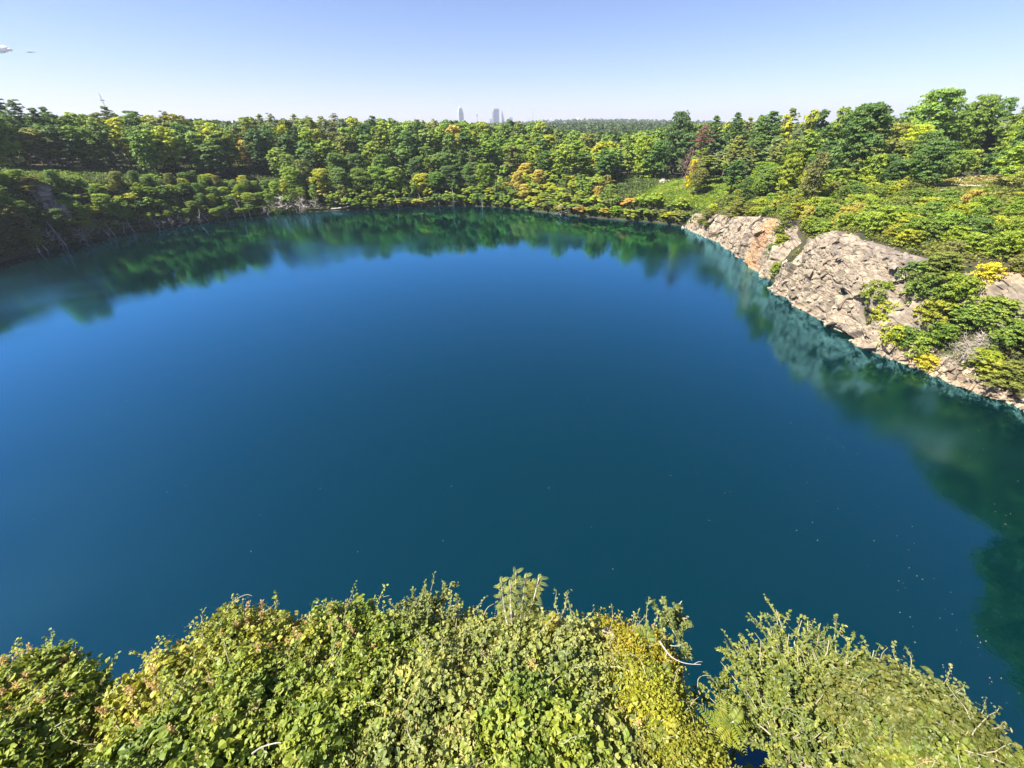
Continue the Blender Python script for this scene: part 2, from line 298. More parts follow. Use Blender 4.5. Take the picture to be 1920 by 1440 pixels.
def cliff(name, ta, tb, dmax, step=0.25, stain=None, amp=1.0, seed=3, dirt_shade_f=None, lift=.25, dmin=-1.2, blocks=0, bs=(.35, 2.4)):
    arc = abs(tb - ta) * 120; n = int(arc / step); tt = np.linspace(ta, tb, n)
    dfine = np.linspace(dmin, dmax, 400); zz = height_pd(np.full(400, (ta + tb) / 2), dfine)[0]
    L_ = np.concatenate([[0], np.cumsum(np.hypot(np.diff(dfine), np.diff(zz)))]); m = int(L_[-1] / step); dsamp = np.interp(np.linspace(0, L_[-1], m), L_, dfine)
    T, D = np.meshgrid(tt, dsamp, indexing='ij'); Z, X, Y = height_pd(T, D)
    P = np.stack([X, Y, Z], -1); O = np.stack([-np.cos(T), -np.sin(T), np.full_like(T, .45)], -1); O /= np.linalg.norm(O, axis=-1, keepdims=True)
    Pf = P.reshape(-1, 3); sw_ = np.stack([vnoise(Pf[:, 1], Pf[:, 2], 2.2, q) for q in (1, 2, 3)], -1) * .8
    f1, c1 = facets(Pf + sw_, 4.2, 1.7 * amp, .6 * amp, seed, (1, 1.4, .9)); f2, c2 = facets(Pf + sw_ * .5, 1.4, .55 * amp, .55 * amp, seed + 20, (1, 1.4, .8)); f3, c3 = facets(Pf, .6, .16 * amp, .45 * amp, seed + 40, (1, 1.4, .8)); ck = np.minimum(np.minimum(c1 * .6 + .4, c2 * .5 + .5), c3 * .3 + .7)
    s = (f1 + f2 + f3).reshape(T.shape) + lift
    ed = np.minimum(np.minimum(np.arange(n)[:, None], (n - 1 - np.arange(n))[:, None]) * step / 2.5, 1); top = np.clip((dmax - D) / 1.2, 0, 1)
    if dmin > 0: top = np.minimum(top, np.clip((D - dmin) / 1.2, 0, 1))
    k = np.minimum(np.broadcast_to(ed, T.shape), top); s = s * k - (1 - k) * 1.2
    P = P + O * s[..., None]; Pf = P.reshape(-1, 3)
    ii, jj = np.meshgrid(np.arange(n - 1), np.arange(m - 1), indexing='ij'); q = np.stack([ii * m + jj, (ii + 1) * m + jj, (ii + 1) * m + jj + 1, ii * m + jj + 1], -1).reshape(-1, 4)
    st = (stain(T, Z) if stain else np.zeros_like(T)).ravel(); di = (dirt_shade_f(T, Z) if dirt_shade_f else np.zeros_like(T)).ravel(); sha = .25 + .35 * ((f1 * 3.1) % 1) + .4 * ((f2 * 5.7) % 1) - .1; di = np.maximum(di, (1 - ck) * .9); fs_ = [q]  # cracks darkened in the colour to deepen their shadow
    if blocks:
        ok = (k.ravel() > .6) & (Pf[:, 2] > -.5); vb, fb, own = set_blocks(Pf[ok], O.reshape(-1, 3)[ok], blocks, bs[0], bs[1], seed + 7)
        Tb, Db = td(vb[:, 0], vb[:, 1]); stb = stain(Tb, vb[:, 2]) if stain else np.zeros(len(vb)); dib = dirt_shade_f(Tb, vb[:, 2]) if dirt_shade_f else np.zeros(len(vb))
        fs_.append(fb + len(Pf)); Pf = np.vstack([Pf, vb]); st = np.concatenate([st, stb]); di = np.concatenate([di, dib]); sha = np.concatenate([sha, own])
    o = obj(name, mesh_np(name, Pf, fs_, M_ROCK, {"stain": st, "dirt": di, "shade": sha})); tag(o, kind="structure"); return o
tA, tB, tC, tD, tE = th_of(1276, 424), th_of(1447, 527), th_of(1452, 533), th_of(1735, 697), th_of(1925, 767)
g0 = th_of(1408, 497); g1 = th_of(1300, 430)
def st1(T, Z): return np.exp(-((T - g0) / .045) ** 2) * .6 + np.exp(-((T - g1) / .02) ** 2) * .15 - .1 + (Z < 0.8) * .12
def st2(T, Z): return -.12 + np.exp(-((T - tD) / .05) ** 2) * np.clip((Z - 8) / 6, 0, 1) * .45 + (Z < 0.8) * .15
def dirt2(T, Z): return np.clip((Z - 12.5) / 4, 0, .55) * (vnoise(T * 120, Z, 4, 5) > .4)
cliff("rock_face_cliff", tB, tA, 5.5, stain=st1, amp=.7, seed=11, blocks=250, bs=(.3, 1.1), step=.14, lift=.6)
tW = th_of(1678, 675); cliff("rock_wall_cliff", tW, tC, 6.5, stain=st2, amp=.9, seed=5, dirt_shade_f=dirt2, blocks=300, bs=(.3, 1.5), step=.14, lift=.7)
def st3(T, Z): return np.where(Z < 1.2, .18, -.05) + np.clip((Z - 14.5) / 2, 0, 1) * .6
def painted_shade3(T, Z): return (Z < 14) * .35  # lower part of the upper wall: its shade is painted as darker rock
cliff("rubble_shore", tE - .1, tW + .03, 3.2, stain=lambda T, Z: np.full_like(T, .05), amp=.5, seed=31, lift=.1, blocks=900, bs=(.25, 1.3))
def upper(ta, tb, d0, d1, seed):
    step = .25; n = int(abs(tb - ta) * 125 / step); tt = np.linspace(ta, tb, n); df = np.linspace(d0, d1, 300); zz = height_pd(np.full(300, ta + .05), df)[0]
    L_ = np.concatenate([[0], np.cumsum(np.hypot(np.diff(df), np.diff(zz)))]); m = int(L_[-1] / step); dsamp = np.interp(np.linspace(0, L_[-1], m), L_, df)
    T, D = np.meshgrid(tt, dsamp, indexing='ij'); Z, X, Y = height_pd(T, D); P = np.stack([X, Y, Z], -1).reshape(-1, 3)
    f1, _ = facets(P, 3.6, 1.8, .6, seed, (1, 1.6, .7)); f2, _ = facets(P, 1.4, .7, .6, seed + 9, (1, 1.6, .7))
    k = np.minimum(np.clip(np.minimum(D - d0, d1 - D) / 1.5, 0, 1), np.clip(np.minimum(np.arange(n), n - 1 - np.arange(n))[:, None] * step / 3, 0, 1)).ravel()
    s = (f1 + f2 + .9) * k - (1 - k) * 1.3
    O = np.stack([-np.cos(T), -np.sin(T), np.full_like(T, .35)], -1).reshape(-1, 3); P = P + O * s[:, None]
    ii, jj = np.meshgrid(np.arange(n - 1), np.arange(m - 1), indexing='ij'); q = np.stack([ii * m + jj, (ii + 1) * m + jj, (ii + 1) * m + jj + 1, ii * m + jj + 1], -1).reshape(-1, 4)
    o = obj("upper_rock_cliff", mesh_np("upper_rock_cliff", P, q, M_ROCK, {"stain": st3(T, Z).ravel(), "dirt": painted_shade3(T, Z).ravel(), "shade": np.full(T.size, .5)})); tag(o, kind="structure")
upper(-.475, -.372, 6.5, 17.5, 77)
# pale left-bank patch with shade mixed into its colour; wall under the viewpoint
pr_ = on_ground(88, 378); tr_, dr_ = td(pr_[0], pr_[1]); cliff("shaded_rock_cliff", tr_ - .028, tr_ + .028, dr_ + 4.5, dmin=max(.5, dr_ - 5), step=.25, amp=1.3, seed=51, stain=lambda T, Z: np.full_like(T, -.3), dirt_shade_f=lambda T, Z: np.full_like(T, .45), lift=.6, blocks=160, bs=(.6, 3))
near_a = math.atan2(1.0 - C0[1], 4 - C0[0]); near_b = math.atan2(1 - C0[1], -24 - C0[0])
cliff("near_quarry_cliff", near_b, near_a, 3.2, step=.35, amp=.9, seed=61, blocks=200)

# ------------------------------------------------------------------ plant geometry
def tube(pts, rad, sides=6):
    pts = np.asarray(pts, float); rad = np.asarray(rad, float); n = len(pts); Vt = []; Ft = []
    tan = np.gradient(pts, axis=0); tan /= np.linalg.norm(tan, axis=1, keepdims=True) + 1e-9
    for k in range(n):
        up = np.array([0, 0, 1.]) if abs(tan[k][2]) < .9 else np.array([1., 0, 0]); a = np.cross(tan[k], up); a /= np.linalg.norm(a); b = np.cross(tan[k], a)
        for s in range(sides):
            q = 2 * math.pi * s / sides; Vt.append(pts[k] + rad[k] * (a * math.cos(q) + b * math.sin(q)))
    for k in range(n - 1):
        for s in range(sides): Ft.append((k * sides + s, k * sides + (s + 1) % sides, (k + 1) * sides + (s + 1) % sides, (k + 1) * sides + s))
    return np.array(Vt), np.array(Ft)
def join(parts):
    Vs, Fs, o = [], [], 0
    for v, f in parts: Vs.append(v); Fs.append(f + o); o += len(v)
    return np.vstack(Vs), np.vstack(Fs)
def cards(P, Nrm, size, rs, aspect=0.75, dirs=None, fold=.25):
    """one small folded leaf (two quads sharing a raised midrib) per point; returns verts, faces"""
    n = len(P); Nrm = unit(Nrm); a = rs.normal(size=(n, 3)) if dirs is None else dirs
    a = unit(a - (a * Nrm).sum(1)[:, None] * Nrm); b = np.cross(Nrm, a); s = np.asarray(size)[:, None] * .5
    L_ = a * s; W = b * s * aspect
    v = np.stack([P - L_, P - L_ * .1 + W - Nrm * s * fold, P + L_, P - L_ * .1 - W - Nrm * s * fold], 1).reshape(-1, 3)
    k = np.arange(n) * 4
    return v, np.stack([k, k + 1, k + 2, k + 3], -1)
def cloud_leaves(cent, crad, per, leaf, rs, flat=.7, up=.5, size_var=.4, aspect=.8, tint_clump=.5, rdir=None):
    """leaves spread through clumps; normals lean outwards and up"""
    n = len(cent); C = np.repeat(cent, per, 0); Rr = np.repeat(crad, per)
    d = unit(rs.normal(size=(n * per, 3))); d[:, 2] = np.where(d[:, 2] < -.2, -d[:, 2] * .5, d[:, 2])
    rad = rs.uniform(.45, 1.0, n * per) ** .6
    P = C + d * (Rr * rad)[:, None] * np.array([1, 1, flat])
    Nn = d + np.array([0, 0, up]) + rs.normal(size=(n * per, 3)) * .45
    s = leaf * (1 + size_var * rs.uniform(-1, 1, n * per))
    tc = np.repeat(rs.uniform(0, 1, n), per); tint = np.clip(tc * tint_clump + rs.uniform(0, 1, n * per) * (1 - tint_clump), 0, 1)
    v, f = cards(P, Nn, s, rs, aspect, rdir); return v, f, np.repeat(tint, 4)
def broad_proto(h, r, ncl, per, leaf, seed, base=.25, peak=.5, mat=None, name="crown"):
    rs = np.random.RandomState(seed); mat = mat or M_LEAF
    # a few big lobes, clumps spread over them
    nl = 7 + seed % 4; lob = []
    for k in range(nl):
        z = base + (1 - base) * (0.12 + .80 * (k + .5) / nl); prof = math.sin(math.pi * min(1, max(0, (z - base) / (1 - base) * .76 + .16))) ** .6
        a = k * 2.4 + rs.uniform(-.4, .4); q = r * prof * rs.uniform(.25, .55); lob.append((q * math.cos(a), q * math.sin(a), z * h, r * rs.uniform(.42, .6) * (.65 + .4 * prof)))
    lob.append((0, 0, h * .86, r * .5)); lob = np.array(lob)
    pick = rs.choice(len(lob), ncl, p=lob[:, 3] ** 2 / (lob[:, 3] ** 2).sum()); d = unit(rs.normal(size=(ncl, 3)) + np.array([0, 0, .35]))
    cent = lob[pick, :3] + d * (lob[pick, 3] * rs.uniform(.75, 1.05, ncl))[:, None] * np.array([1, 1, 1.05])
    cent[:, 2] = np.clip(cent[:, 2], base * h * .7, h)
    v, f, ti = cloud_leaves(cent, r * rs.uniform(.13, .24, ncl), per, leaf, rs)
    return mesh_np(name, v, f, mat, {"tint": ti})
def pine_proto(h, r, levels, leaf, seed, per=26, base=.3, round_top=False, mat=None):
    rs = np.random.RandomState(seed); cent, cr = [], []
    for k in range(levels):
        z = base + (1 - base) * k / (levels - 1); f = (z - base) / (1 - base)
        L_ = r * ((1 - f) ** .55 * (.75 + .5 * rs.rand()) if not round_top else math.sin(math.pi * (f * .8 + .15)) * (.6 + .6 * rs.rand())) + .12 * r
        nb = rs.randint(4, 7); a0 = rs.uniform(0, 6.28)
        for b in range(nb):
            a = a0 + b * 6.283 / nb + rs.uniform(-.35, .35); ll = L_ * rs.uniform(.6, 1.15); m_ = max(2, int(ll / (r * .2)))
            for s in range(1, m_ + 1):
                q = ll * s / m_; cent.append((q * math.cos(a) + rs.normal() * .05 * r, q * math.sin(a) + rs.normal() * .05 * r, z * h + q * .10 - .02 * q * q / r + rs.normal() * .02 * h)); cr.append(r * rs.uniform(.13, .22))
    v, f, ti = cloud_leaves(np.array(cent), np.array(cr), per, leaf, rs, flat=.42, up=.9, aspect=.38)
    return mesh_np("crown", v, f, mat or M_NEEDLE, {"tint": ti})
def trunk_proto(h, rad, seed, limbs=6, mat=None, spread=.3, sides=6, bend=.03, lo=.35):
    rs = np.random.RandomState(seed); parts = []; n = 6; zs = np.linspace(-.06, .93, n) * h
    pts = np.stack([np.cumsum(rs.normal(size=n)) * bend * h * .3, np.cumsum(rs.normal(size=n)) * bend * h * .3, zs], -1); pts -= pts[0] * [1, 1, 0]; parts.append(tube(pts, rad * np.linspace(1.15, .15, n), sides))
    for k in range(limbs):
        z = h * rs.uniform(lo, .85); a = rs.uniform(0, 6.28); ll = h * spread * rs.uniform(.5, 1) * (1.2 - z / h); b = np.array([np.interp(z, zs, pts[:, 0]), np.interp(z, zs, pts[:, 1]), z])
        q = [b, b + ll * np.array([math.cos(a) * .5, math.sin(a) * .5, .2]), b + ll * np.array([math.cos(a), math.sin(a), .55 + rs.uniform(-.2, .2)])]
        parts.append(tube(q, rad * np.array([.4, .28, .08]) * (1.2 - z / h * .6), 4))
    v, f = join(parts); return mesh_np("trunk", v, f, mat or M_BARK)
def bare_proto(h, spread, seed, mat, gens=3, r0=.12, n1=14, twig=1.0, lo=.1, droop=.1):
    """leafless branching plant"""
    rs = np.random.RandomState(seed); parts = []
    def br(p, d, L_, r, g):
        n = 4; pts = [p]; q = p; dd = d.copy()
        for s in range(n): dd = unit(dd + rs.normal(size=3) * .22); q = q + dd * L_ / n; pts.append(q)
        parts.append(tube(pts, np.linspace(r, r * .35, n + 1), 4 if g else 5))
        if g < gens:
            for s in range(rs.randint(3, 6)):
                k = rs.randint(1, n + 1); nd = unit(dd + rs.normal(size=3) * .75 + np.array([0, 0, droop])); br(pts[k], nd, L_ * rs.uniform(.35, .6), r * .45, g + 1)
    br(np.array([0, 0, -.3]), np.array([0, 0, 1.]), h, r0, 3)
    for k in range(n1):
        z = h * rs.uniform(lo, .9); a = rs.uniform(0, 6.28); br(np.array([0, 0, z]), unit(np.array([math.cos(a), math.sin(a), .35])), spread * rs.uniform(.5, 1) * (1.25 - z / h), r0 * .5, 1)
    v, f = join(parts); return mesh_np("bare_branches", v, f, mat)

# prototypes (height 1 unit = metre scale below; all ~ real size)
BF = [broad_proto(20, 5.0, 150, 24, .8, s, base=.12) for s in range(10, 17)]                 # far broadleaf
TF = [trunk_proto(20, .28, s) for s in range(3)]
BN = [broad_proto(14, 5.0, 360, 34, .42, s, base=.08) for s in range(30, 35)]                 # nearer broadleaf
TN = [trunk_proto(14, .26, s + 9) for s in range(2)]
PF = [pine_proto(20, 3.6, 12, .85, s, per=22, base=.34, round_top=True) for s in range(50, 54)]
PN = [pine_proto(13, 4.2, 15, .5, s, per=34, base=.12) for s in range(60, 64)]
SF = [broad_proto(6, 3.2, 70, 20, .5, s, base=.05) for s in range(70, 75)]                    # bank trees / shrubs far
SN = [broad_proto(4, 2.6, 150, 26, .27, s, base=.03) for s in range(80, 86)]                  # shrubs on the nearer right bank
STF = trunk_proto(6, .12, 5, limbs=4, lo=.15); STN = trunk_proto(4, .08, 6, limbs=5, lo=.1)
# drooping umbrella-like bank trees: flat lit tops in tiers
def umbrella_proto(h, r, seed):
    rs = np.random.RandomState(seed); cent, cr = [], []
    for k in range(16):
        a = rs.uniform(0, 6.28); q = r * math.sqrt(rs.uniform(0, 1)); z = h * (1 - .55 * (q / r) ** 1.5 * rs.uniform(.6, 1.1)) * rs.uniform(.75, 1)
        cent.append((q * math.cos(a), q * math.sin(a), z)); cr.append(r * rs.uniform(.24, .36))
    cent = np.array(cent); cr = np.array(cr); v, f, ti = cloud_leaves(cent, cr, 110, .45, rs, flat=.5, up=.9)
    return mesh_np("crown", v, f, M_LEAF, {"tint": ti})
UF = [umbrella_proto(7, 3.6, s) for s in range(90, 95)]

# ------------------------------------------------------------------ labels
LM = [(0, "above the shaded rock patch"), (115, "below the guyed lattice mast"), (250, "above the driftwood bank"), (420, "left of the grey brush thicket"), (520, "above the grey brush thicket"),
      (610, "above the stranded log"), (700, "right of the stranded log"), (790, "below the white domed tower"), (900, "below the blue glass tower"), (975, "behind the golden trees"),
      (1075, "below the far ridge"), (1170, "behind the kudzu slope"), (1270, "around the rust red tree"), (1345, "above the orange stained rock"), (1445, "above the pale rock wall"),
      (1600, "left of the gravel path"), (1700, "beside the gravel path"), (1800, "above the rubble shore"), (1880, "at the right end of the bank")]
def landmark(px):
    s = LM[0][1]
    for x, t_ in LM:
        if px >= x: s = t_
    return s
ORD = ["first", "second", "third", "fourth", "fifth", "sixth", "seventh", "eighth", "ninth", "tenth", "eleventh", "twelfth", "thirteenth", "fourteenth", "fifteenth", "sixteenth", "seventeenth", "eighteenth", "nineteenth", "twentieth"]
PENDING = {}      # label stem -> list of (px, object); told apart after everything stands
def pend(o, stem_, px): PENDING.setdefault(stem_, []).append((px, o))
def settle():
    for s, L_ in PENDING.items():
        L_.sort(key=lambda a: a[0])
        for k, (px, o) in enumerate(L_):
            if len(L_) == 1: o["label"] = s
            elif len(s.split()) > 13: o["label"] = s.replace('broadleaf tree', 'tree').replace('the ', '') + ', ' + (ORD[k] if k < 20 else 'number ' + str(k + 1)) + ' from left'
            else: o["label"] = s + ", " + (ORD[k] if k < 20 else "number " + str(k + 1)) + " from left"
COLS = {"dark green": (0.058, 0.108, 0.022), "deep green": (0.078, 0.141, 0.024), "mid green": (0.118, 0.182, 0.024), "fresh green": (0.157, 0.226, 0.022), "yellow green": (0.230, 0.259, 0.020),
        "olive green": (0.134, 0.152, 0.031), "golden": (0.314, 0.270, 0.050), "orange tinged": (0.325, 0.209, 0.050), "bright yellow": (0.426, 0.396, 0.022), "grey green": (0.134, 0.165, 0.061)}
def copy_plant(name, crown_me, trunk_me, loc, rz, s, colname, cat, group, rs, tilt=0):
    r = empty(name, loc, rz, s)
    if tilt: r.rotation_euler = (rs.uniform(-tilt, tilt), rs.uniform(-tilt, tilt), rz)
    c = obj("crown", crown_me, r); k = COLS[colname]; j = rs.uniform(.85, 1.18) * (1.24 if loc[1] > 150 else 1.05); c.color = (k[0] * j * rs.uniform(.9, 1.1), k[1] * j, k[2] * j * rs.uniform(.8, 1.3), 1)
    obj("trunk", trunk_me, r); tag(r, None, cat, group); return r

SKY_PX = [-300, 0, 60, 100, 160, 200, 260, 330, 380, 440, 490, 520, 560, 620, 700, 800, 900, 950, 1000, 1030, 1045, 1080, 1150, 1230, 1250, 1262, 1290, 1320, 1380, 1450, 1500, 1560, 1620, 1655, 1680, 1715, 1750, 1765, 1790, 1830, 1880, 1920, 2200]
SKY_PY = [190, 192, 192, 203, 205, 203, 206, 208, 222, 225, 212, 215, 218, 216, 218, 223, 223, 222, 222, 230, 240, 244, 244, 240, 222, 212, 218, 216, 202, 206, 200, 192, 200, 212, 196, 168, 172, 192, 186, 202, 192, 198, 180]
def skyline(px): return float(np.interp(px, SKY_PX, SKY_PY))
def fit_height(x, y, z0, h, target, exact=False):
    """tree height whose top reaches the wood's skyline, or h when that is lower"""
    px, py, zc = proj((x, y, z0 + h))
    # height at which py == target
    v = (720 - target) / F; e = (-SP + CP * v) / (CP + SP * v); ht = CZ + e * y - z0
    ht = (ht + .0) / 1.05
    return ht if exact else min(h, ht)

def lake_pt(theta, d):
    z, x, y = height_pd(theta, d); return float(x), float(y), float(z)
placed = []
def free(x, y, sep):
    for (a, b, s) in placed:
        if (a - x) ** 2 + (b - y) ** 2 < ((sep + s) * .5) ** 2: return False
    return True
WIN = [(1740, 318, 1852, 352)]             # the open clearing with its path
def hides_window(x, y, z, h, r):
    for (a, b, c, d) in WIN:
        p0 = proj((x, y, z)); p1 = proj((x, y, z + h)); rp = F * r / max(p0[2], 1)
        if p0[0] + rp > a and p0[0] - rp < c and p1[1] < d and p0[1] > b: return True
    return False

rs = np.random.RandomState(11)
# --- special trees first
def special(name, crown, trunk, px, top_py, x, y, width, col, cat, label, proto_h, proto_r, grp=None):
    z = ground(x, y); h = fit_height(x, y, z, 99, top_py, True); s = h / proto_h; wd = width / (proto_r * 2)
    r = copy_plant(name, crown, trunk, (x, y, z), rs.uniform(0, 6), (wd, wd, s), col, cat, grp, rs); r["label"] = label; placed.append((x, y, width * .8)); return r
def xy_at(px, depth_t, py=300):
    d = ray(px, py); return d[0] * depth_t, d[1] * depth_t
x, y = xy_at(1262, 205); special("broadleaf_tree", BN[0], TN[0], 1262, 208, x, y, 15, "dark green", "tree", "tall dark conical broadleaf tree rising above the skyline by the rust red tree", 14, 5)
x, y = xy_at(1232, 198); special("broadleaf_tree", BN[3], TN[0], 1232, 262, x, y, 13, "deep green", "tree", "rounded deep green broadleaf tree at the top edge of the kudzu slope", 14, 5)
x, y = xy_at(1205, 200); special("broadleaf_tree", BN[1], TN[0], 1205, 252, x, y, 12, "fresh green", "tree", "fresh green rounded tree behind the dip of the kudzu slope", 14, 5)
x, y = xy_at(1713, 150); special("broadleaf_tree", BN[2], TN[1], 1713, 164, x, y, 19, "mid green", "tree", "tallest mid green broadleaf tree on the right skyline above the clearing", 14, 5)
x, y = xy_at(1792, 150); special("broadleaf_tree", BN[4], TN[1], 1792, 175, x, y, 12, "mid green", "tree", "mid green rounded treetop just right of the tallest tree", 14, 5)
x, y = xy_at(1828, 155); special("broadleaf_tree", BN[0], TN[1], 1828, 182, x, y, 9, "deep green", "tree", "narrow pointed treetop on the skyline above the gravel path", 14, 5)
x, y = xy_at(1888, 140); special("broadleaf_tree", BN[1], TN[1], 1888, 188, x, y, 15, "mid green", "tree", "rounded treetop on the skyline at the far right of the wood", 14, 5)
x, y = xy_at(1600, 128); special("broadleaf_tree", BN[3], TN[1], 1590, 190, x, y, 16, "deep green", "tree", "broad deep green tree with dark underside on the skyline above the rock wall", 14, 5)
x, y = xy_at(1745, 108); special("broadleaf_tree", BN[2], TN[0], 1745, 262, x, y, 11, "deep green", "tree", "dark bushy tree standing at the left edge of the open clearing", 14, 5)
x, y = xy_at(1690, 112); special("broadleaf_tree", BN[4], TN[0], 1680, 300, x, y, 7, "dark green", "tree", "low dark tree with drooping limbs next to the grassy clearing", 14, 5)
x, y = xy_at(1490, 128); special("broadleaf_tree", BN[1], TN[1], 1490, 285, x, y, 8, "yellow green", "tree", "bright yellow green young tree above the rock gully", 14, 5)
x, y = xy_at(1540, 112); special("broadleaf_tree", BN[0], TN[1], 1540, 284, x, y, 7, "olive green", "tree", "small olive rounded tree on the slope above the rock wall", 14, 5)
x, y = xy_at(470, 214); special("broadleaf_tree", BN[4], TN[1], 485, 262, x, y, 13, "golden", "tree", "yellowing broadleaf tree standing in the dark wood left of the grey brush", 14, 5)
x, y = xy_at(1302, 172); special("broadleaf_tree", SN[2], STN, 1302, 300, x, y, 5, "bright yellow", "tree", "small bright yellow tree beside the trunk of the bare pinkish pine", 4, 2.6)
x, y = xy_at(318, 245); special("broadleaf_tree", BF[2], TF[0], 322, 213, x, y, 7, "golden", "tree", "pale golden narrow treetop near the left skyline", 20, 5)
for (px, py, t_, wd) in [(985, 305, 214, 8.5), (1030, 295, 216, 9.5), (972, 320, 203, 7), (1008, 318, 203, 7.5), (948, 342, 207, 6.5), (985, 345, 196, 7)]:
    x, y = xy_at(px, t_, 330); z = ground(x, y); h = fit_height(x, y, z, 99, py, True)
    r = copy_plant("golden_tree", BN[rs.randint(5)], TN[0], (x, y, z), rs.uniform(0, 6), (wd / 10, wd / 10, h / 14), ["golden", "golden", "olive green"][rs.randint(3)] if wd > 7 else "golden", "tree", "golden turning trees on the far bank", rs)
    pend(r, "golden tinged rounded tree on the far bank facing the lake", px); placed.append((x, y, wd * .7))
# rust-red dead pine and the bare pinkish one
M_RUST = leafmat("rust_needles", base=(0.15, 0.075, 0.055), transl=.15, gloss=.02)
x, y = xy_at(1309, 178); z = ground(x, y); r = empty("dead_pine", (x, y, z), .4); h = fit_height(x, y, z, 99, 232, True)
obj("crown", pine_proto(h, 3.4, 12, .6, 401, per=22, base=.62, round_top=True, mat=M_RUST), r); obj("trunk", trunk_proto(h, .2, 402, mat=M_PINKWOOD), r)
tag(r, "dead pine with a rust red crown at the edge of the wood", "tree"); placed.append((x, y, 6))
x, y = xy_at(1291, 170); z = ground(x, y); r = empty("bare_pine", (x, y, z)); h = fit_height(x, y, z, 99, 268, True)
obj("branches", bare_proto(h, h * .42, 77, M_PINKWOOD, gens=3, r0=.22, n1=26, lo=.35), r); tag(r, "leafless pinkish grey pine standing over the kudzu slope", "tree"); placed.append((x, y, 7))
def cols(p): 
    n_, w_ = zip(*p); w_ = np.array(w_, float); return n_[rs.choice(len(n_), p=w_ / w_.sum())]

# --- the wood all round the far shore
arcs = np.linspace(th_of(1925, 767) - .25, th_of(-60, 512) + .12, 2)
t_hi = th_of(0, 492); t_lo = th_of(1925, 767)
NB = NP = 0
cand = []
for dd in [10, 17, 25, 33, 42, 52, 63, 76, 90, 104]:
    r_ = 150 + dd; span = (t_hi + .25) - (t_lo - .35); n = int(span * r_ / 8.3)
    for k in range(n): cand.append((t_lo - .35 + span * (k + rs.uniform(.1, .9)) / n, dd + rs.uniform(-3.5, 3.5)))
for (T, d) in cand:
    x, y, z = lake_pt(T, d); px, py, zc = proj((x, y, z + 10))
    if not (-90 < px < 2010): continue
    right = px > 1290; depth = zc
    # keep the banks and ledges for the smaller growth
    if px < 250 and d < 37: continue
    if 250 <= px < 520 and d < 24: continue
    if 520 <= px < 930 and d < 6: continue
    if 930 <= px < 1160 and d < 24: continue
    if 1160 <= px < 1290 and d < 44: continue
    if right and px < 1450 and d < 9: continue
    if 1450 <= px < 1640 and d < 30: continue
    if px >= 1640 and d < 50: continue
    if px < 1290 and d > 97: continue
    if not free(x, y, 6.6 if not right else 7.0): continue
    tgt = skyline(px) + rs.uniform(-2, 8)
    back = d > 60
    pine = rs.rand() < (.4 if (back and px < 800) else .07 if px < 1290 else (.65 if px < 1500 and d < 45 else .3))
    if px < 1290: h0 = (9 + min(d, 40) * .28) * rs.uniform(.85, 1.15) if 520 <= px < 930 else rs.uniform(14, 20)
    else: h0 = rs.uniform(8, 12) if d < 30 else rs.uniform(10, 16)
    if 930 <= px < 1160: h0 = rs.uniform(12, 17)
    h = fit_height(x, y, z, h0, tgt)
    if back: h = max(h, 0) if h > 9 else h
    if d > 70: h = max(min(fit_height(x, y, z, 30, tgt, True), 25), 8)
    if h < 6: continue
    if hides_window(x, y, z, h, 3.5): continue
    placed.append((x, y, 6.2))
    jit = rs.uniform(.88, 1.12)
    row = "in front" if d < 20 else "mid wood" if d < 60 else "on the skyline"
    if pine:
        far = depth > 150; h_ = h * 1.04
        col = cols([("olive green", 5), ("dark green", 3), ("grey green", 2), ("deep green", 2)]); pm = PF[rs.randint(4)] if far else PN[rs.randint(4)]
        ph, pr = (20, 3.6) if far else (13, 4.2); wd = rs.uniform(3.8, 5.2) * jit / pr if far else rs.uniform(3.4, 4.6) / pr
        r = copy_plant("pine_tree", pm, TF[rs.randint(3)] if far else TN[0], (x, y, z), rs.uniform(0, 6), (wd, wd, h_ / ph), col, "tree", "pines of the wood around the quarry lake", rs, .05)
        pend(r, f"{col} pine {row} {landmark(px)}", px); NP += 1
    else:
        far = depth > 150
        col = cols([("dark green", 2.2), ("deep green", 3), ("mid green", 4), ("fresh green", 3), ("yellow green", 1.3), ("olive green", 1.2), ("golden", .06)] if px < 1290 else [("deep green", 3), ("mid green", 4), ("fresh green", 3), ("yellow green", 2), ("olive green", 2), ("dark green", 1)])
        pm = BF[rs.randint(7)] if far else BN[rs.randint(5)]; ph, pr = (20, 5.0) if far else (14, 5.0)
        if far and d < 22: pm, ph = BN[rs.randint(5)], 14
        wd = rs.uniform(5.2, 7.0) * jit / pr if px < 1290 else rs.uniform(3.6, 5.6) / pr
        r = copy_plant("broadleaf_tree", pm, TF[rs.randint(3)] if ph == 20 else TN[rs.randint(2)], (x, y, z), rs.uniform(0, 6), (wd, wd, h / ph), col, "tree", "broadleaf trees of the wood around the quarry lake", rs, .05)
        pend(r, f"{col} broadleaf tree {row} {landmark(px)}", px); NB += 1

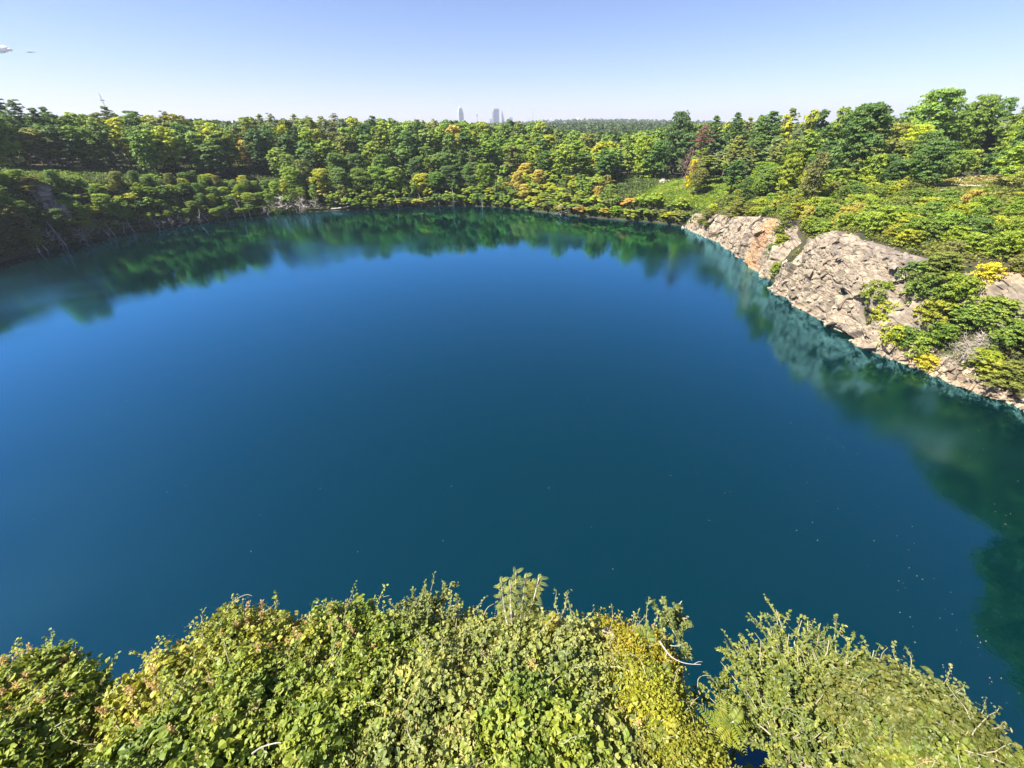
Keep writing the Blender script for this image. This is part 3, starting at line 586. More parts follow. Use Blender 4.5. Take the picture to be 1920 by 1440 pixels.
# --- small bank trees and shrubs round the far and left shore
NU = 0
span = t_hi + .06 - th_of(1290, 428)
for dd, sep in [(1.6, 3.4), (4.5, 3.6), (8, 4.2), (12, 4.6), (16.5, 5), (21, 5.2)]:
    n = int(span * (150 + dd) / (sep * .85))
    for k in range(n):
        T = th_of(1290, 428) + span * (k + rs.uniform(0, 1)) / n; d = dd + rs.uniform(-1.2, 1.2); x, y, z = lake_pt(T, max(d, .4)); px, py, zc = proj((x, y, z + 2))
        if px < -40 or px > 1300: continue
        if px < 250 and (d > 15 or (62 < px < 112 and 340 < py < 415)): continue
        if px < 45 and 350 < py < 385 : continue
        if 250 <= px < 520 and d > 20: continue
        if 520 <= px < 930 and d > 9: continue
        if 520 <= px < 610 and d < 4: continue
        if 1150 <= px < 1290 and d > 8 : continue
        if px < 520 and d < 1.0: continue
        if not free(x, y, sep * (.66 if px < 560 else .8)): continue
        sun_side = 950 < px
        u = rs.rand(); wd = rs.uniform(2.3, 3.7); h = rs.uniform(3.4, 6.5) if d > 3 else rs.uniform(2.2, 4.0)
        if px < 520: h *= .85
        if 520 <= px < 950: h = rs.uniform(5, 10) if d > 3 else rs.uniform(3, 6)
        col = cols([("deep green", 2), ("fresh green", 4), ("mid green", 4), ("yellow green", 1.6), ("orange tinged", .03), ("golden", .12), ("olive green", 1)] if not sun_side else [("fresh green", 3), ("yellow green", 4), ("golden", .4), ("orange tinged", .12), ("mid green", 3), ("olive green", 1.5)])
        if px < 600 and u < .6: pm, ph, pr = BN[rs.randint(5)], 14, 5.0; h *= 1.1
        elif u < .75: pm, ph, pr = UF[rs.randint(5)], 7, 3.6
        else: pm, ph, pr = SF[rs.randint(5)], 6, 3.2
        r = copy_plant("bank_tree", pm, STF, (x, y, z), rs.uniform(0, 6), (wd / pr, wd / pr, h / ph), col, "small tree", "small trees and bushes on the far lake banks", rs, .08)
        hgt = "by the water" if d < 3 else "halfway up" if d < 10 else "atop the bank"
        pend(r, f"small {col} tree {hgt} {landmark(px)}", px); NU += 1; placed.append((x, y, sep * .6))

# --- shrubs over the right-hand bank
NS = 0
t_a, t_b = t_lo - .2, th_of(1300, 430)
for dd, sep in [(2.5, 3.4), (5.5, 3.5), (9, 3.6), (12.5, 3.7), (16, 3.8), (20, 4.0), (24.5, 4.2), (29, 4.4), (34, 4.7), (39, 5), (45, 5.2)]:
    n = int((t_b - t_a) * (125 + dd) / (sep * 1.05))
    for k in range(n):
        T = t_a + (t_b - t_a) * (k + rs.uniform(0, 1)) / n; d = dd + rs.uniform(-1.3, 1.3); x, y, z = lake_pt(T, d); px, py, zc = proj((x, y, z + 1))
        if px < 1288 or px > 2080: continue
        if T > tB and d < 5.2: continue                     # orange-stained face stays bare
        if tC > T > tW and d < 6.6: continue      # pale wall stays bare
        if tB >= T >= tC and d < 3: continue
        if T <= tW and d < 1.8: continue
        if -.46 < T < -.378 and 9 < d < 12 and rs.rand() < .85: continue   # broken upper wall
        if px > 1700 and z > 20.5 and d > 40: continue
        if not free(x, y, sep * .74): continue
        h = rs.uniform(2.3, 4.2); wd = rs.uniform(1.8, 2.9)
        if 4 < d < 14 and T < tD: h = rs.uniform(2.8, 5.2); wd = rs.uniform(2.2, 3.2)
        if hides_window(x, y, z, h, wd): continue
        col = cols([("fresh green", 5.5), ("yellow green", 4.0), ("mid green", 3), ("bright yellow", .35), ("olive green", 1.4), ("golden", .3), ("deep green", .5)])
        r = copy_plant("shrub", SN[rs.randint(6)], STN, (x, y, z), rs.uniform(0, 6), (wd / 2.6, wd / 2.6, h / 4), col, "shrub", "shrubs growing over the right bank", rs, .12)
        hgt = "near water" if d < 6 else "on the bench" if d < 15 else "on mid slope" if d < 28 else "on upper slope"
        pend(r, f"{col} shrub {hgt} {landmark(px)}", px); NS += 1; placed.append((x, y, sep * .6))
for (px, py, h, wd, c_) in [(22, 455, 10, 4.4, 'olive green'), (48, 440, 10, 4.2, 'olive green'), (5, 425, 10, 4.4, 'yellow green'), (75, 462, 6, 3, 'mid green'), (130, 430, 8, 3.6, 'deep green'), (160, 415, 8, 4, 'fresh green'), (200, 400, 8, 4, 'fresh green'), (240, 405, 8, 4, 'mid green'), (20, 400, 9, 4, 'mid green'), (-20, 440, 10, 4, 'mid green'), (-10, 470, 6, 3, 'mid green'), (62, 352, 5, 4.2, 'olive green')]:
    p = on_ground(px, py + 8); r = copy_plant('broadleaf_tree', BN[rs.randint(5)], TN[0], p, rs.uniform(0, 6), (wd / 5, wd / 5, h / 14), c_, 'small tree', None, rs, .1); pend(r, c_ + ' small tree near the shaded rock patch at the left edge', px)
for (px, py, h, wd, c_) in [(1452, 508, 3.2, 1.8, 'fresh green'), (1446, 475, 3.5, 2.4, 'deep green'), (1462, 455, 3, 2.4, 'yellow green'), (1640, 560, 4, 3, 'fresh green'), (1660, 600, 4.2, 3.2, 'yellow green'), (1690, 640, 3.5, 2.8, 'deep green'), (1720, 560, 4.5, 3.2, 'mid green'), (1740, 600, 4, 3, 'yellow green'), (1740, 520, 4, 2.8, 'fresh green'), (1780, 560, 4.5, 3.2, 'fresh green'), (1700, 520, 3.4, 2.4, 'deep green'), (1668, 640, 4, 2.8, 'yellow green'), (1715, 655, 3.6, 2.6, 'fresh green'), (1750, 640, 3.8, 2.8, 'mid green'), (1880, 640, 4, 3, 'mid green'), (1860, 700, 2.6, 2.4, 'yellow green'), (1730, 680, 2.2, 2, 'bright yellow'), (1645, 615, 3, 2.2, 'olive green'), (1800, 610, 4, 3, 'mid green'), (1850, 600, 4.2, 3.2, 'fresh green')]:
    p = on_ground(px, py + 8); r = copy_plant('shrub', SN[rs.randint(6)], STN, p, rs.uniform(0, 6), (wd / 2.6, wd / 2.6, h / 4), c_, 'shrub', None, rs, .1); pend(r, c_ + ' leafy shrub beside the pale rock wall', px)
for k in range(16):
    x = 98 + k * 4.6 + rs.uniform(-1, 1); y = 139 + rs.uniform(-2, 5); z = ground(x, y); px = proj((x, y, z))[0]
    r = copy_plant('shrub', SN[rs.randint(6)], STN, (x, y, z), rs.uniform(0, 6), (1.5, 1.5, rs.uniform(1.2, 2.0)), ['mid green', 'deep green', 'fresh green'][rs.randint(3)], 'shrub', 'bushes at the back edge of the clearing', rs, .1); pend(r, 'leafy bush at the back edge of the grassy clearing', px)
# small pines clinging to the rock gully and over the right shore
for (px, py, t_, h, wd, lab) in [(1452, 470, 112, 7, 2.4, "dark young pine growing in the gully between the two rock faces"), (1700, 610, 74, 5, 3.4, "olive drooping pine leaning over the foot of the pale rock wall"),
                                 (1905, 690, 60, 4.2, 3.0, "rounded yellow green bush pine on the rubble at the right edge"), (1385, 385, 138, 6.5, 4.0, "spreading olive pine on top of the orange stained rock"), (1335, 372, 148, 6.5, 4.0, "spreading dark pine on the rim at the start of the rock face"),
                                 (1905, 400, 92, 12, 5, "big dark green pine on the rim of the shaded wall")]:
    d = ray(px, py); p = np.array([0, 0, CZ]) + d * t_; z = ground(p[0], p[1])
    r = copy_plant("pine_tree", PN[rs.randint(4)], TN[0], (p[0], p[1], z - .3), rs.uniform(0, 6), (wd / 4.2, wd / 4.2, h / 13), "olive green", "tree", None, rs); r["label"] = lab
# trees on the right rim beyond the frame: the lake mirrors them
for k in range(16):
    y = 57 - k * 3.3 + rs.uniform(-1, 1); d = 1 + rs.uniform(0, 3) if y < 42 else 14 + rs.uniform(0, 4)
    x = 82 + rs.uniform(0, 3) if y < 45 else 80 + d; z = ground(x, y)
    if proj((x, y, z + 5))[0] < 1990: continue
    h = rs.uniform(16, 20) if y < 38 else rs.uniform(7, 11)
    r = copy_plant("broadleaf_tree", BN[rs.randint(5)], TN[0], (x, y, z), rs.uniform(0, 6), (1.5, 1.5, h / 14), "deep green", "tree", "broadleaf trees on the near right rim mirrored in the water", rs, .06); r["label"] = "deep green tree on the near right rim, seen mirrored in the water"

# ------------------------------------------------------------------ ground cover and far woodland (nobody could count these)
def scatter_cover(name, T, d, leaf, base, hgt, seed, n_per=1, mat=None, colname=None):
    r2 = np.random.RandomState(seed); z, x, y = height_pd(T, d)
    P = np.stack([x, y, z + r2.uniform(.05, 1, len(T)) ** 1.0 * hgt], -1); Nn = r2.normal(size=P.shape) * .5 + np.array([0, 0, .9])
    tn = np.clip(vnoise(x, y, 2.6, seed) * .7 + r2.uniform(0, 1, len(T)) * .5 - .1, 0, 1)
    v, f = cards(P, Nn, leaf * r2.uniform(.6, 1.4, len(T)), r2, .8); o = obj(name, mesh_np(name, v, f, mat or M_LEAF, {"tint": np.repeat(tn, 4)})); o.color = (*base, 1); tag(o, kind="stuff"); return o
n = 90000; T = rs.uniform(th_of(1300, 430), t_hi + .1, n); d = rs.uniform(0, 1, n) ** 1.3 * 60 + .6
ks = (T < th_of(1165, 413)) & (d > 6); T, d = T[~ks], d[~ks]; scatter_cover("undergrowth", T, d, .75, (0.075, 0.12, 0.02), 1.0, 201)
n = 40000; T = rs.uniform(th_of(540, 400), t_hi + .1, n); d = rs.uniform(0, 1, n) ** 1.2 * 15 + .1; px_, d_ = td(pr_[0], pr_[1]); ks = (abs(T - px_) < .026) & (abs(d - d_) < 4.5); scatter_cover("hanging_vines", T[~ks], d[~ks], .6, (0.095, 0.15, 0.022), 1.3, 208)
n = 130000; T = rs.uniform(t_lo - .2, th_of(1300, 430), n); d = rs.uniform(0, 1, n) * 62 + 1
bare = ((T > tB) & (d < 5.3)) | ((T < tC) & (T > tW) & (d < 6.4)) | ((T > -.465) & (T < -.375) & (d > 8) & (d < 12.5) & (rs.rand(n) < .93)) | ((T <= tW) & (d < 1.6))
z_, x_, y_ = height_pd(T, d)
clear = (np.hypot((x_ - 122) / 8, (y_ - 121) / 5) < 1)
keep = ~bare & ~clear
scatter_cover("bank_undergrowth", T[keep], d[keep], .42, (0.12, 0.145, 0.022), .8, 202)
n = 5000; xg = rs.uniform(100, 165, n); yg = rs.uniform(123.5, 137, n); Tg, dg = td(xg, yg); scatter_cover("tall_grass", Tg, dg, .55, (0.27, 0.235, 0.075), .9, 207)
n = 60000; T = rs.uniform(near_b - .35, t_lo - .15, n); d = rs.uniform(0, 1, n) ** 1.3 * 45 + 1.2; k_ = ~((T > near_b - .02) & (T < near_a + .02) & (d < 4.5)); scatter_cover('rim_undergrowth', T[k_], d[k_], .5, (.11, .15, .022), 1.0, 209)
# kudzu on the left ledge and on the slope before the wood
n = 26000; T = rs.uniform(th_of(260, 433), t_hi + .1, n); d = rs.uniform(13.5, 27, n); scatter_cover("kudzu_cover", T, d, .6, (0.19, 0.26, 0.025), .5, 203)
n = 60000; T = rs.uniform(th_of(1300, 430), th_of(1160, 413), n); d = rs.uniform(6, 46, n); scatter_cover("kudzu_slope_cover", T, d, .6, (0.155, 0.225, 0.024), .7, 204)
def woodland(n, dmin, dmax, az, nq, seed, smin, smax):
    r2 = np.random.RandomState(seed); a = r2.uniform(az[0], az[1], n); q = np.exp(r2.uniform(math.log(dmin), math.log(dmax), n)); x = np.sin(a) * q; y = np.cos(a) * q
    t_, d = td(x, y); ok = d > 84; x, y, t_, d = x[ok], y[ok], t_[ok], d[ok]; q = q[ok]; z = height_pd(t_, d)[0]; m = len(x)
    h = r2.uniform(14, 20, m); 
    pxs = 960 + F * x / np.maximum(y * CP - (z + h - CZ) * SP, 1); tp = np.interp(pxs, SKY_PX, SKY_PY) + 3
    e = np.array([(-SP + CP * (720 - t) / F) / (CP + SP * (720 - t) / F) for t in tp]); lim = CZ + e * y - z
    near = q < 700; h = np.where(near, np.minimum(h, lim), h); k = h > 4; x, y, z, h, q = x[k], y[k], z[k], h[k], q[k]; m = len(x)
    cr = np.interp(q, [250, 3000], [smin, smax]) * r2.uniform(.8, 1.2, m)
    dd = unit(r2.normal(size=(m * nq, 3)) + np.array([0, 0, .45])); C = np.repeat(np.stack([x, y, z + h - cr], -1), nq, 0)
    P = C + dd * np.repeat(cr, nq)[:, None] * r2.uniform(.75, 1.05, m * nq)[:, None]; Nn = dd + r2.normal(size=dd.shape) * .35
    ti = np.clip(np.repeat(r2.uniform(0, 1, m), nq) * .6 + r2.uniform(0, .4, m * nq), 0, 1)
    v, f = cards(P, Nn, np.repeat(cr, nq) * .75 * r2.uniform(.7, 1.3, m * nq), r2, .9); return v, f, np.repeat(ti, 4)
a1 = woodland(9000, 250, 800, (-1.15, 1.15), 34, 301, 4, 5.5); a2 = woodland(13000, 800, 3400, (-1.1, 1.1), 16, 302, 5, 9)
v = np.vstack([a1[0], a2[0]]); f = np.vstack([a1[1], a2[1] + len(a1[0])]); o = obj("distant_woodland", mesh_np("distant_woodland", v, f, M_LEAF, {"tint": np.concatenate([a1[2], a2[2]])})); o.color = (0.05, 0.085, 0.02, 1); tag(o, kind="stuff")

# ------------------------------------------------------------------ the clearing: gravel path, grass, bench, signpost; slab on the kudzu slope
M_GRAVEL = barkmat("gravel", (0.36, 0.31, 0.24), (0.50, 0.44, 0.36), 3); M_GRASS = barkmat("mown_grass", (0.12, 0.15, 0.03), (0.20, 0.20, 0.06), 1.5); M_SOIL = barkmat("bare_soil", (0.42, 0.24, 0.12), (0.5, 0.34, 0.2), 2)
def sheet(name, pts, mat, off, nx=1):
    """strip draped on the terrain: pts = list of (left xy, right xy)"""
    Vv, Ff = [], []; m = 6
    for k, (a, b) in enumerate(pts):
        for s in range(m): f_ = s / (m - 1); x = a[0] + (b[0] - a[0]) * f_; y = a[1] + (b[1] - a[1]) * f_; Vv.append((x, y, ground(x, y) + off))
    for k in range(len(pts) - 1):
        for s in range(m - 1): Ff.append((k * m + s, k * m + s + 1, (k + 1) * m + s + 1, (k + 1) * m + s))
    o = obj(name, mesh_np(name, Vv, np.array(Ff), mat, smooth=True)); tag(o, kind="structure"); return o
gp = [(on_ground(px, py + 2), on_ground(px + 2, py - 4)) for px, py in [(1752, 345), (1772, 346), (1792, 347), (1812, 348), (1832, 348), (1850, 349)]]
sheet("gravel_path", gp, M_GRAVEL, .14)
sheet("grass", [(on_ground(px, 358), on_ground(px + 2, 338)) for px in range(1756, 1856, 8)], M_GRASS, .07)
def box(cx, cy, cz, sx_, sy_, sz_, rz=0):
    c, s = math.cos(rz), math.sin(rz); Vv = []
    for a in (-1, 1):
        for b in (-1, 1):
            for d in (-1, 1): X, Y = a * sx_ / 2, b * sy_ / 2; Vv.append((cx + X * c - Y * s, cy + X * s + Y * c, cz + d * sz_ / 2))
    return np.array(Vv), np.array([(0, 1, 3, 2), (4, 6, 7, 5), (0, 4, 5, 1), (2, 3, 7, 6), (0, 2, 6, 4), (1, 5, 7, 3)])
def bobj(name, boxes, mat, parent): 
    v, f = join(boxes); return obj(name, mesh_np(name, v, f, mat), parent)
M_PALE = simple("pale_stone", (.62, .58, .53), .8); M_DARKMETAL = simple("dark_metal", (.03, .03, .03), .5, .3); M_WHITE = simple("white_panel", (.8, .8, .8), .5)
p = on_ground(1773, 360); r = empty("stone_bench", p, .25)
bobj("seat", [box(0, 0, .5, 3.0, 1.0, .14)], M_PALE, r); 
for s in (-1, 1): bobj("leg", [box(s * 1.1, 0, .2, .3, .8, .46)], M_DARKMETAL, r)
tag(r, "pale stone bench on dark legs at the edge of the clearing", "bench")
p = on_ground(1792, 356); r = empty("signpost", p); v, f = tube([(0, 0, -.2), (0, 0, 1.5), (0, 0, 2.6)], [.06, .06, .06]); obj("post", mesh_np("post", v, f, M_DARKMETAL), r); bobj("panel", [box(0, -.1, 2.65, .6, .05, .35)], M_DARKMETAL, r)
tag(r, "thin dark post standing in front of the gravel path", "post")
p = on_ground(1798, 345); r = empty("information_board", p); bobj("panel", [box(0, 0, 1.1, 1.0, .08, .7)], M_WHITE, r)
for s in (-1, 1): bobj("leg", [box(s * .4, .09, .5, .08, .08, 1.1)], M_DARKMETAL, r)
tag(r, "small white board on two legs beside the gravel path", "sign")
p = on_ground(1247, 341); r = empty("concrete_slab", p, .2); bobj("slab", [box(0, 0, .45, 5, 3, .5)], M_PALE, r); bobj("block", [box(-1, .3, .95, 1.2, .9, .7)], M_PALE, r); tag(r, "pale concrete slab lying on the kudzu slope", "slab")
sheet("bare_soil", [(on_ground(px, 346), on_ground(px, 341)) for px in (1236, 1240, 1246, 1252)], M_SOIL, .55)

# ------------------------------------------------------------------ dead wood along the water
STK = [bare_proto(3.2, 2.2, s, M_DEAD, gens=2, r0=.10, n1=18, lo=.05) for s in (501, 502, 503)]
for (px, py, s_, lab) in [(150, 440, 1.2, None), (225, 430, 1.2, None), (268, 425, 1.3, None), (325, 419, 1.1, None), (400, 410, 1.2, None), (430, 406, 1.2, None), (62, 462, 1.5, None), (85, 452, 1.9, None), (100, 440, 1.6, None), (118, 448, 1.1, None), (140, 447, .9, None), (172, 437, 1.3, None), (195, 434, .9, None), (290, 421, 1.2, None), (308, 421, 1.1, None), (355, 417, 1.3, None), (380, 413, .9, None),
                          (455, 404, 1.2, None), (520, 396, 2.3, None), (540, 394, 2.6, None), (560, 391, 2.3, None), (575, 393, 2.2, None), (590, 391, 2.0, None), (505, 397, 1.3, None), (250, 428, .9, None), (725, 386, 1.1, None), (780, 384, 1.2, None), (850, 382, 1.1, None), (1060, 395, 1.6, None)]:
    w_ = at_z(px, py + 6); t_, _ = td(w_[0], w_[1]); x, y, z = lake_pt(t_, .1 + rs.uniform(0, .8)); s_ *= 1.15; r = empty("dead_bush", (x, y, z - .2), rs.uniform(0, 6), (s_, s_, s_ * .85)); r.rotation_euler = (rs.uniform(-.5, .5), rs.uniform(-.5, .5), rs.uniform(0, 6))
    obj("branches", STK[rs.randint(3)], r); tag(r, None, "dead bush", "leafless grey bushes at the water's edge"); pend(r, "leafless grey bush at the waterline " + landmark(px), px)
STM = []
for s in range(3):
    r2 = np.random.RandomState(600 + s); parts = [tube(np.stack([np.cumsum(r2.normal(size=5)) * .06, np.cumsum(r2.normal(size=5)) * .06, np.linspace(-1, 6, 5)], -1), [.15, .13, .1, .07, .03], 5)]
    for k in range(7): z = r2.uniform(1.5, 5.5); a = r2.uniform(0, 6.28); parts.append(tube([(0, 0, z), (math.cos(a) * .5, math.sin(a) * .5, z + .2), (math.cos(a) * .9, math.sin(a) * .9, z + .5)], [.03, .02, .01], 4))
    v, f = join(parts); STM.append(mesh_np("dead_trunk", v, f, M_DEAD))
for (px, py, s_, tl) in [(124, 456, 1.25, -.25), (205, 438, 1.0, -.3), (212, 436, .8, -.25), (160, 447, .7, -.4), (262, 432, .8, -.2), (298, 424, .9, -.4), (372, 414, .9, .5), (462, 403, 1.3, -.35), (470, 402, 1.0, .2), (748, 388, 1.3, -.3), (790, 386, 1.0, -.2), (822, 384, 1.0, .3), (905, 384, .9, -.2), (40, 462, 1.2, -.3), (75, 470, 1.0, .2), (238, 434, .7, .6), (395, 412, .8, -.6), (850, 384, 1.2, .25)]:
    w_ = at_z(px, py + 4); t_, _ = td(w_[0], w_[1]); x, y, z = lake_pt(t_, -.3); s_ *= 1.2; r = empty("dead_tree", (x, y, z - .2), 0, (s_ * 1.3, s_ * 1.3, s_)); r.rotation_euler = (rs.uniform(-.2, .2), tl * .6, rs.uniform(0, 1))
    obj("trunk", STM[rs.randint(3)], r); tag(r, None, "dead tree", "bare dead trunks rising from the shoreline"); pend(r, "thin pale dead trunk leaning at the waterline " + landmark(px), px)
p = at_z(632, 396); r = empty("fallen_log", (p[0], p[1] + 1, .6)); v, f = tube([(-6, 0, 0), (-2, .3, .3), (3, .2, .8), (7, 1, 1.6)], [.35, .33, .28, .2], 8); obj("trunk", mesh_np("trunk", v, f, M_DEAD), r); tag(r, "long pale log stranded at the foot of the far bank", "log")
# brown vine-draped snags in the far wood edge
M_BROWN = leafmat("withered_leaves", base=(0.17, 0.12, 0.085), transl=.2, gloss=.02)
SNG = [pine_proto(11, 1.9, 12, .55, s, per=16, base=.08, round_top=True, mat=M_BROWN) for s in (701, 702)]
for (px, top, wd, t_) in [(718, 308, 1.0, 212), (728, 325, .8, 208), (885, 292, 1.0, 214), (893, 310, .7, 210), (605, 345, .9, 202), (762, 330, .7, 207), (810, 315, .7, 210)]:
    x, y = xy_at(px, t_, 350); z = ground(x, y); h = fit_height(x, y, z, 40, top, True); r = empty("vine_draped_snag", (x, y, z), rs.uniform(0, 6), (wd, wd, h / 11)); obj("withered_vines", SNG[rs.randint(2)], r); obj("trunk", TN[1], r)
    tag(r, None, "dead tree", "brown vine draped snags in the wood edge"); pend(r, "brown snag draped in withered vines " + landmark(px), px)
# bushy grey scrub on the right shore
GB = bare_proto(3, 2.6, 811, M_DEAD, gens=3, r0=.06, n1=34, lo=.02)
for (px, py, s_) in [(1800, 660, 1.25), (1822, 640, 1.1), (1765, 672, .8)]:
    p = on_ground(px, py + 14); r = empty("grey_scrub", p, rs.uniform(0, 6), (s_,) * 3); obj("branches", GB, r); tag(r, None, "dead bush", "bare grey scrub on the rubble shore"); pend(r, "dense bare grey scrub bush above the rubble shore", px)
# boulders along the rubble shore
def boulder(seed, s):
    r2 = np.random.RandomState(seed + 5); bm = bmesh.new()
    for p in unit(r2.normal(size=(22, 3))) * np.array([.75, .55, .42]) * s * r2.uniform(.8, 1.1, (22, 1)): bm.verts.new(p)
    bmesh.ops.convex_hull(bm, input=bm.verts); used = [v for v in bm.verts if v.link_faces]; ix = {v: n_ for n_, v in enumerate(used)}
    P = np.array([v.co[:] for v in used]); f = np.array([[ix[v] for v in q.verts] for q in bm.faces]); bm.free()
    return mesh_np("boulder", P, f, M_ROCK, {"shade": np.full(len(P), .7)})
BLD = [boulder(s, 1.0) for s in range(5)]
for k in range(34):
    f_ = (k + rs.uniform(0, 1)) / 34; T = th_of(1650, 662) + (th_of(1930, 768) - th_of(1650, 662)) * f_; d = rs.uniform(.1, 3.2); x, y, z = lake_pt(T, d); s_ = rs.uniform(.35, 1.15); px = proj((x, y, z))[0]
    o = obj("boulder", BLD[rs.randint(5)], loc=(x, y, z + .15 * s_)); o.scale = (s_, s_, s_ * .9); o.rotation_euler = (rs.uniform(-.5, .5), rs.uniform(-.5, .5), rs.uniform(0, 6)); tag(o, None, "boulder", "boulders along the rubble shore")
    sz = "small" if s_ < .6 else "mid sized" if s_ < .9 else "large"; pend(o, f"{sz} angular boulder {'at the waterline' if d < 1.5 else 'just above the waterline'} of the rubble shore", px)

# ------------------------------------------------------------------ the city far away
M_TOWER = simple("white_granite", (.42, .42, .44), .5); M_GLASS = simple("blue_glass", (.10, .14, .22), .35); M_GREYB = simple("grey_facade", (.35, .35, .38), .6); M_WINDOW = simple("dark_windows", (.20, .22, .27), .3); M_STEEL = simple("mast_steel", (.36, .35, .37), .6)
def far_xy(px, D): d = ray(px, 232); k = D / d[1]; return d[0] * k, D
def lathe(prof, sides=20):
    Vv, Ff = [], []
    for (r_, z_) in prof:
        for s in range(sides): a = 2 * math.pi * s / sides; Vv.append((r_ * math.cos(a), r_ * math.sin(a), z_))
    for k in range(len(prof) - 1):
        for s in range(sides): Ff.append((k * sides + s, k * sides + (s + 1) % sides, (k + 1) * sides + (s + 1) % sides, (k + 1) * sides + s))
    return np.array(Vv), np.array(Ff)
D = 4000; Kp = D * CP / F   # metres per photo pixel out there (a little more off axis)
x, y = far_xy(864, D); r = empty("domed_tower", (x, y, 5), .5); W_ = 12 * Kp * .78
bobj("shaft", [box(0, 0, 55, W_, W_, 110), box(0, 0, 118, W_ * .84, W_ * .84, 16), box(0, 0, 130, W_ * .68, W_ * .68, 10)], M_TOWER, r)
bobj("window_bands", [box(s * W_ * .3, 0, 55, W_ * .10, W_ * 1.004, 104) for s in (-1, 0, 1)] + [box(0, s * W_ * .3, 55, W_ * 1.004, W_ * .10, 104) for s in (-1, 0, 1)], M_WINDOW, r)
v, f = lathe([(W_ * .33, 133), (W_ * .33, 138), (W_ * .30, 143), (W_ * .22, 148), (W_ * .10, 151.5), (.5, 152.5)]); obj("dome", mesh_np("dome", v, f, M_TOWER, smooth=True), r)
tag(r, "white tapering tower with a pale dome on the far skyline", "tower")
x, y = far_xy(931, D); r = empty("glass_tower", (x, y, 5), .1); W_ = 10 * Kp
bobj("shaft", [box(0, 0, 66, W_, W_ * .6, 132)], M_GLASS, r); bobj("crown", [box(0, 0, 134, W_ * .8, W_ * .5, 5)], M_GREYB, r); bobj("side_wing", [box(-W_ * .64, 0, 58, W_ * .26, W_ * .5, 116)], M_TOWER, r)
bobj("floor_bands", [box(0, 0, z_, W_ * 1.006, W_ * .606, 1.5) for z_ in range(12, 130, 9)], M_GREYB, r); tag(r, "square blue grey glass tower on the far skyline", "tower")
x, y = far_xy(940, D); r = empty("stepped_tower", (x + 4, y + 40, 5), .2); bobj("shaft", [box(8, 0, 38, 22, 20, 76), box(4, 0, 50, 15, 16, 100), box(2, 0, 58, 8, 10, 116)], M_GREYB, r); v, f = lathe([(4, 116), (.4, 128)], 4); obj("spire", mesh_np("spire", v, f, M_GREYB), r); tag(r, "slim stepped tower with a pointed top beside the glass tower", "tower")
x, y = far_xy(958, D); r = empty("office_block", (x, y, 5)); bobj("shaft", [box(0, 0, 38, 30, 24, 76)], M_TOWER, r); bobj("window_bands", [box(0, 0, z_, 30.3, 24.3, 2) for z_ in range(10, 74, 7)], M_WINDOW, r); tag(r, "low pale office block right of the stepped tower", "building")
x, y = far_xy(921, D); r = empty("apartment_block", (x, y, 5)); bobj("shaft", [box(0, 0, 33, 22, 20, 66)], M_TOWER, r); bobj("window_bands", [box(0, 0, z_, 22.3, 20.3, 2) for z_ in range(10, 64, 7)], M_WINDOW, r); tag(r, "low pale block left of the glass tower", "building")
def lattice(h, wd, sec):
    parts = []; c = [(wd * math.cos(a), wd * math.sin(a)) for a in (0, 2.094, 4.189)]
    for (a, b) in c: parts.append(tube([(a, b, 0), (a, b, h)], [sec, sec], 4))
    n_ = int(h / (wd * 3))
    for k in range(n_):
        z0, z1 = h * k / n_, h * (k + 1) / n_
        for s in range(3): a, b = c[s], c[(s + 1) % 3]; parts.append(tube([(a[0], a[1], z0), (b[0], b[1], z1)], [sec * .6, sec * .6], 3))
    return join(parts)
def ht_for(px, top, D, z0): v_ = (720 - top) / F; e = (-SP + CP * v_) / (CP + SP * v_); return CZ + e * D - z0
D2 = 620; x, y = far_xy(212, D2); z0 = ground(x, y); h = ht_for(190, 176, D2, z0); r = empty("lattice_mast", (x, y, z0)); v, f = lattice(h, .6, .10); obj("mast", mesh_np("mast", v, f, M_STEEL), r)
hp = ht_for(190, 188.5, D2, z0); bobj("platform", [box(0, 0, hp, 3.4, 3.4, .35)] + [box(math.cos(a) * 1.9, math.sin(a) * 1.9, hp + .3, .35, .35, 1.5, a) for a in np.arange(0, 6.2, 1.05)], M_STEEL, r); obj("antenna", mesh_np("antenna", *tube([(0, 0, h), (0, 0, h + 2)], [.2, .1], 5), M_STEEL), r); tag(r, "tall lattice radio mast with an antenna platform above the left wood", "mast")
def mast(px, top, D, lab, cap=None, name="far_mast", rad=.8):
    x, y = far_xy(px, D); z0 = ground(x, y); h = ht_for(px, top, D, z0); r = empty(name, (x, y, z0)); v, f = tube([(0, 0, 0), (0, 0, h * .6), (0, 0, h)], [rad, rad * .8, rad * .45], 6); obj("shaft", mesh_np("shaft", v, f, M_STEEL), r)
    if cap: v, f = lathe([(.1, h - cap), (cap * .8, h - cap * .6), (cap, h), (cap * .7, h + cap * .6), (.1, h + cap * .8)], 12); obj("tank", mesh_np("tank", v, f, M_WHITE, smooth=True), r)
    tag(r, lab, "water tower" if cap and cap > 3 else "mast"); return r
mast(999, 205, 2600, "thin grey mast standing right of the towers", rad=1.3); mast(1161, 209, 2500, "thin tall mast with a small white head on the far ridge", cap=2.2, rad=.9)
mast(1033, 224, 2600, "tiny pale water tower just right of the thin grey mast", cap=5, name="water_tower", rad=.9); mast(1083, 224, 2500, "broad white water tank on the far ridge", cap=9.5, name="water_tower", rad=2.2)
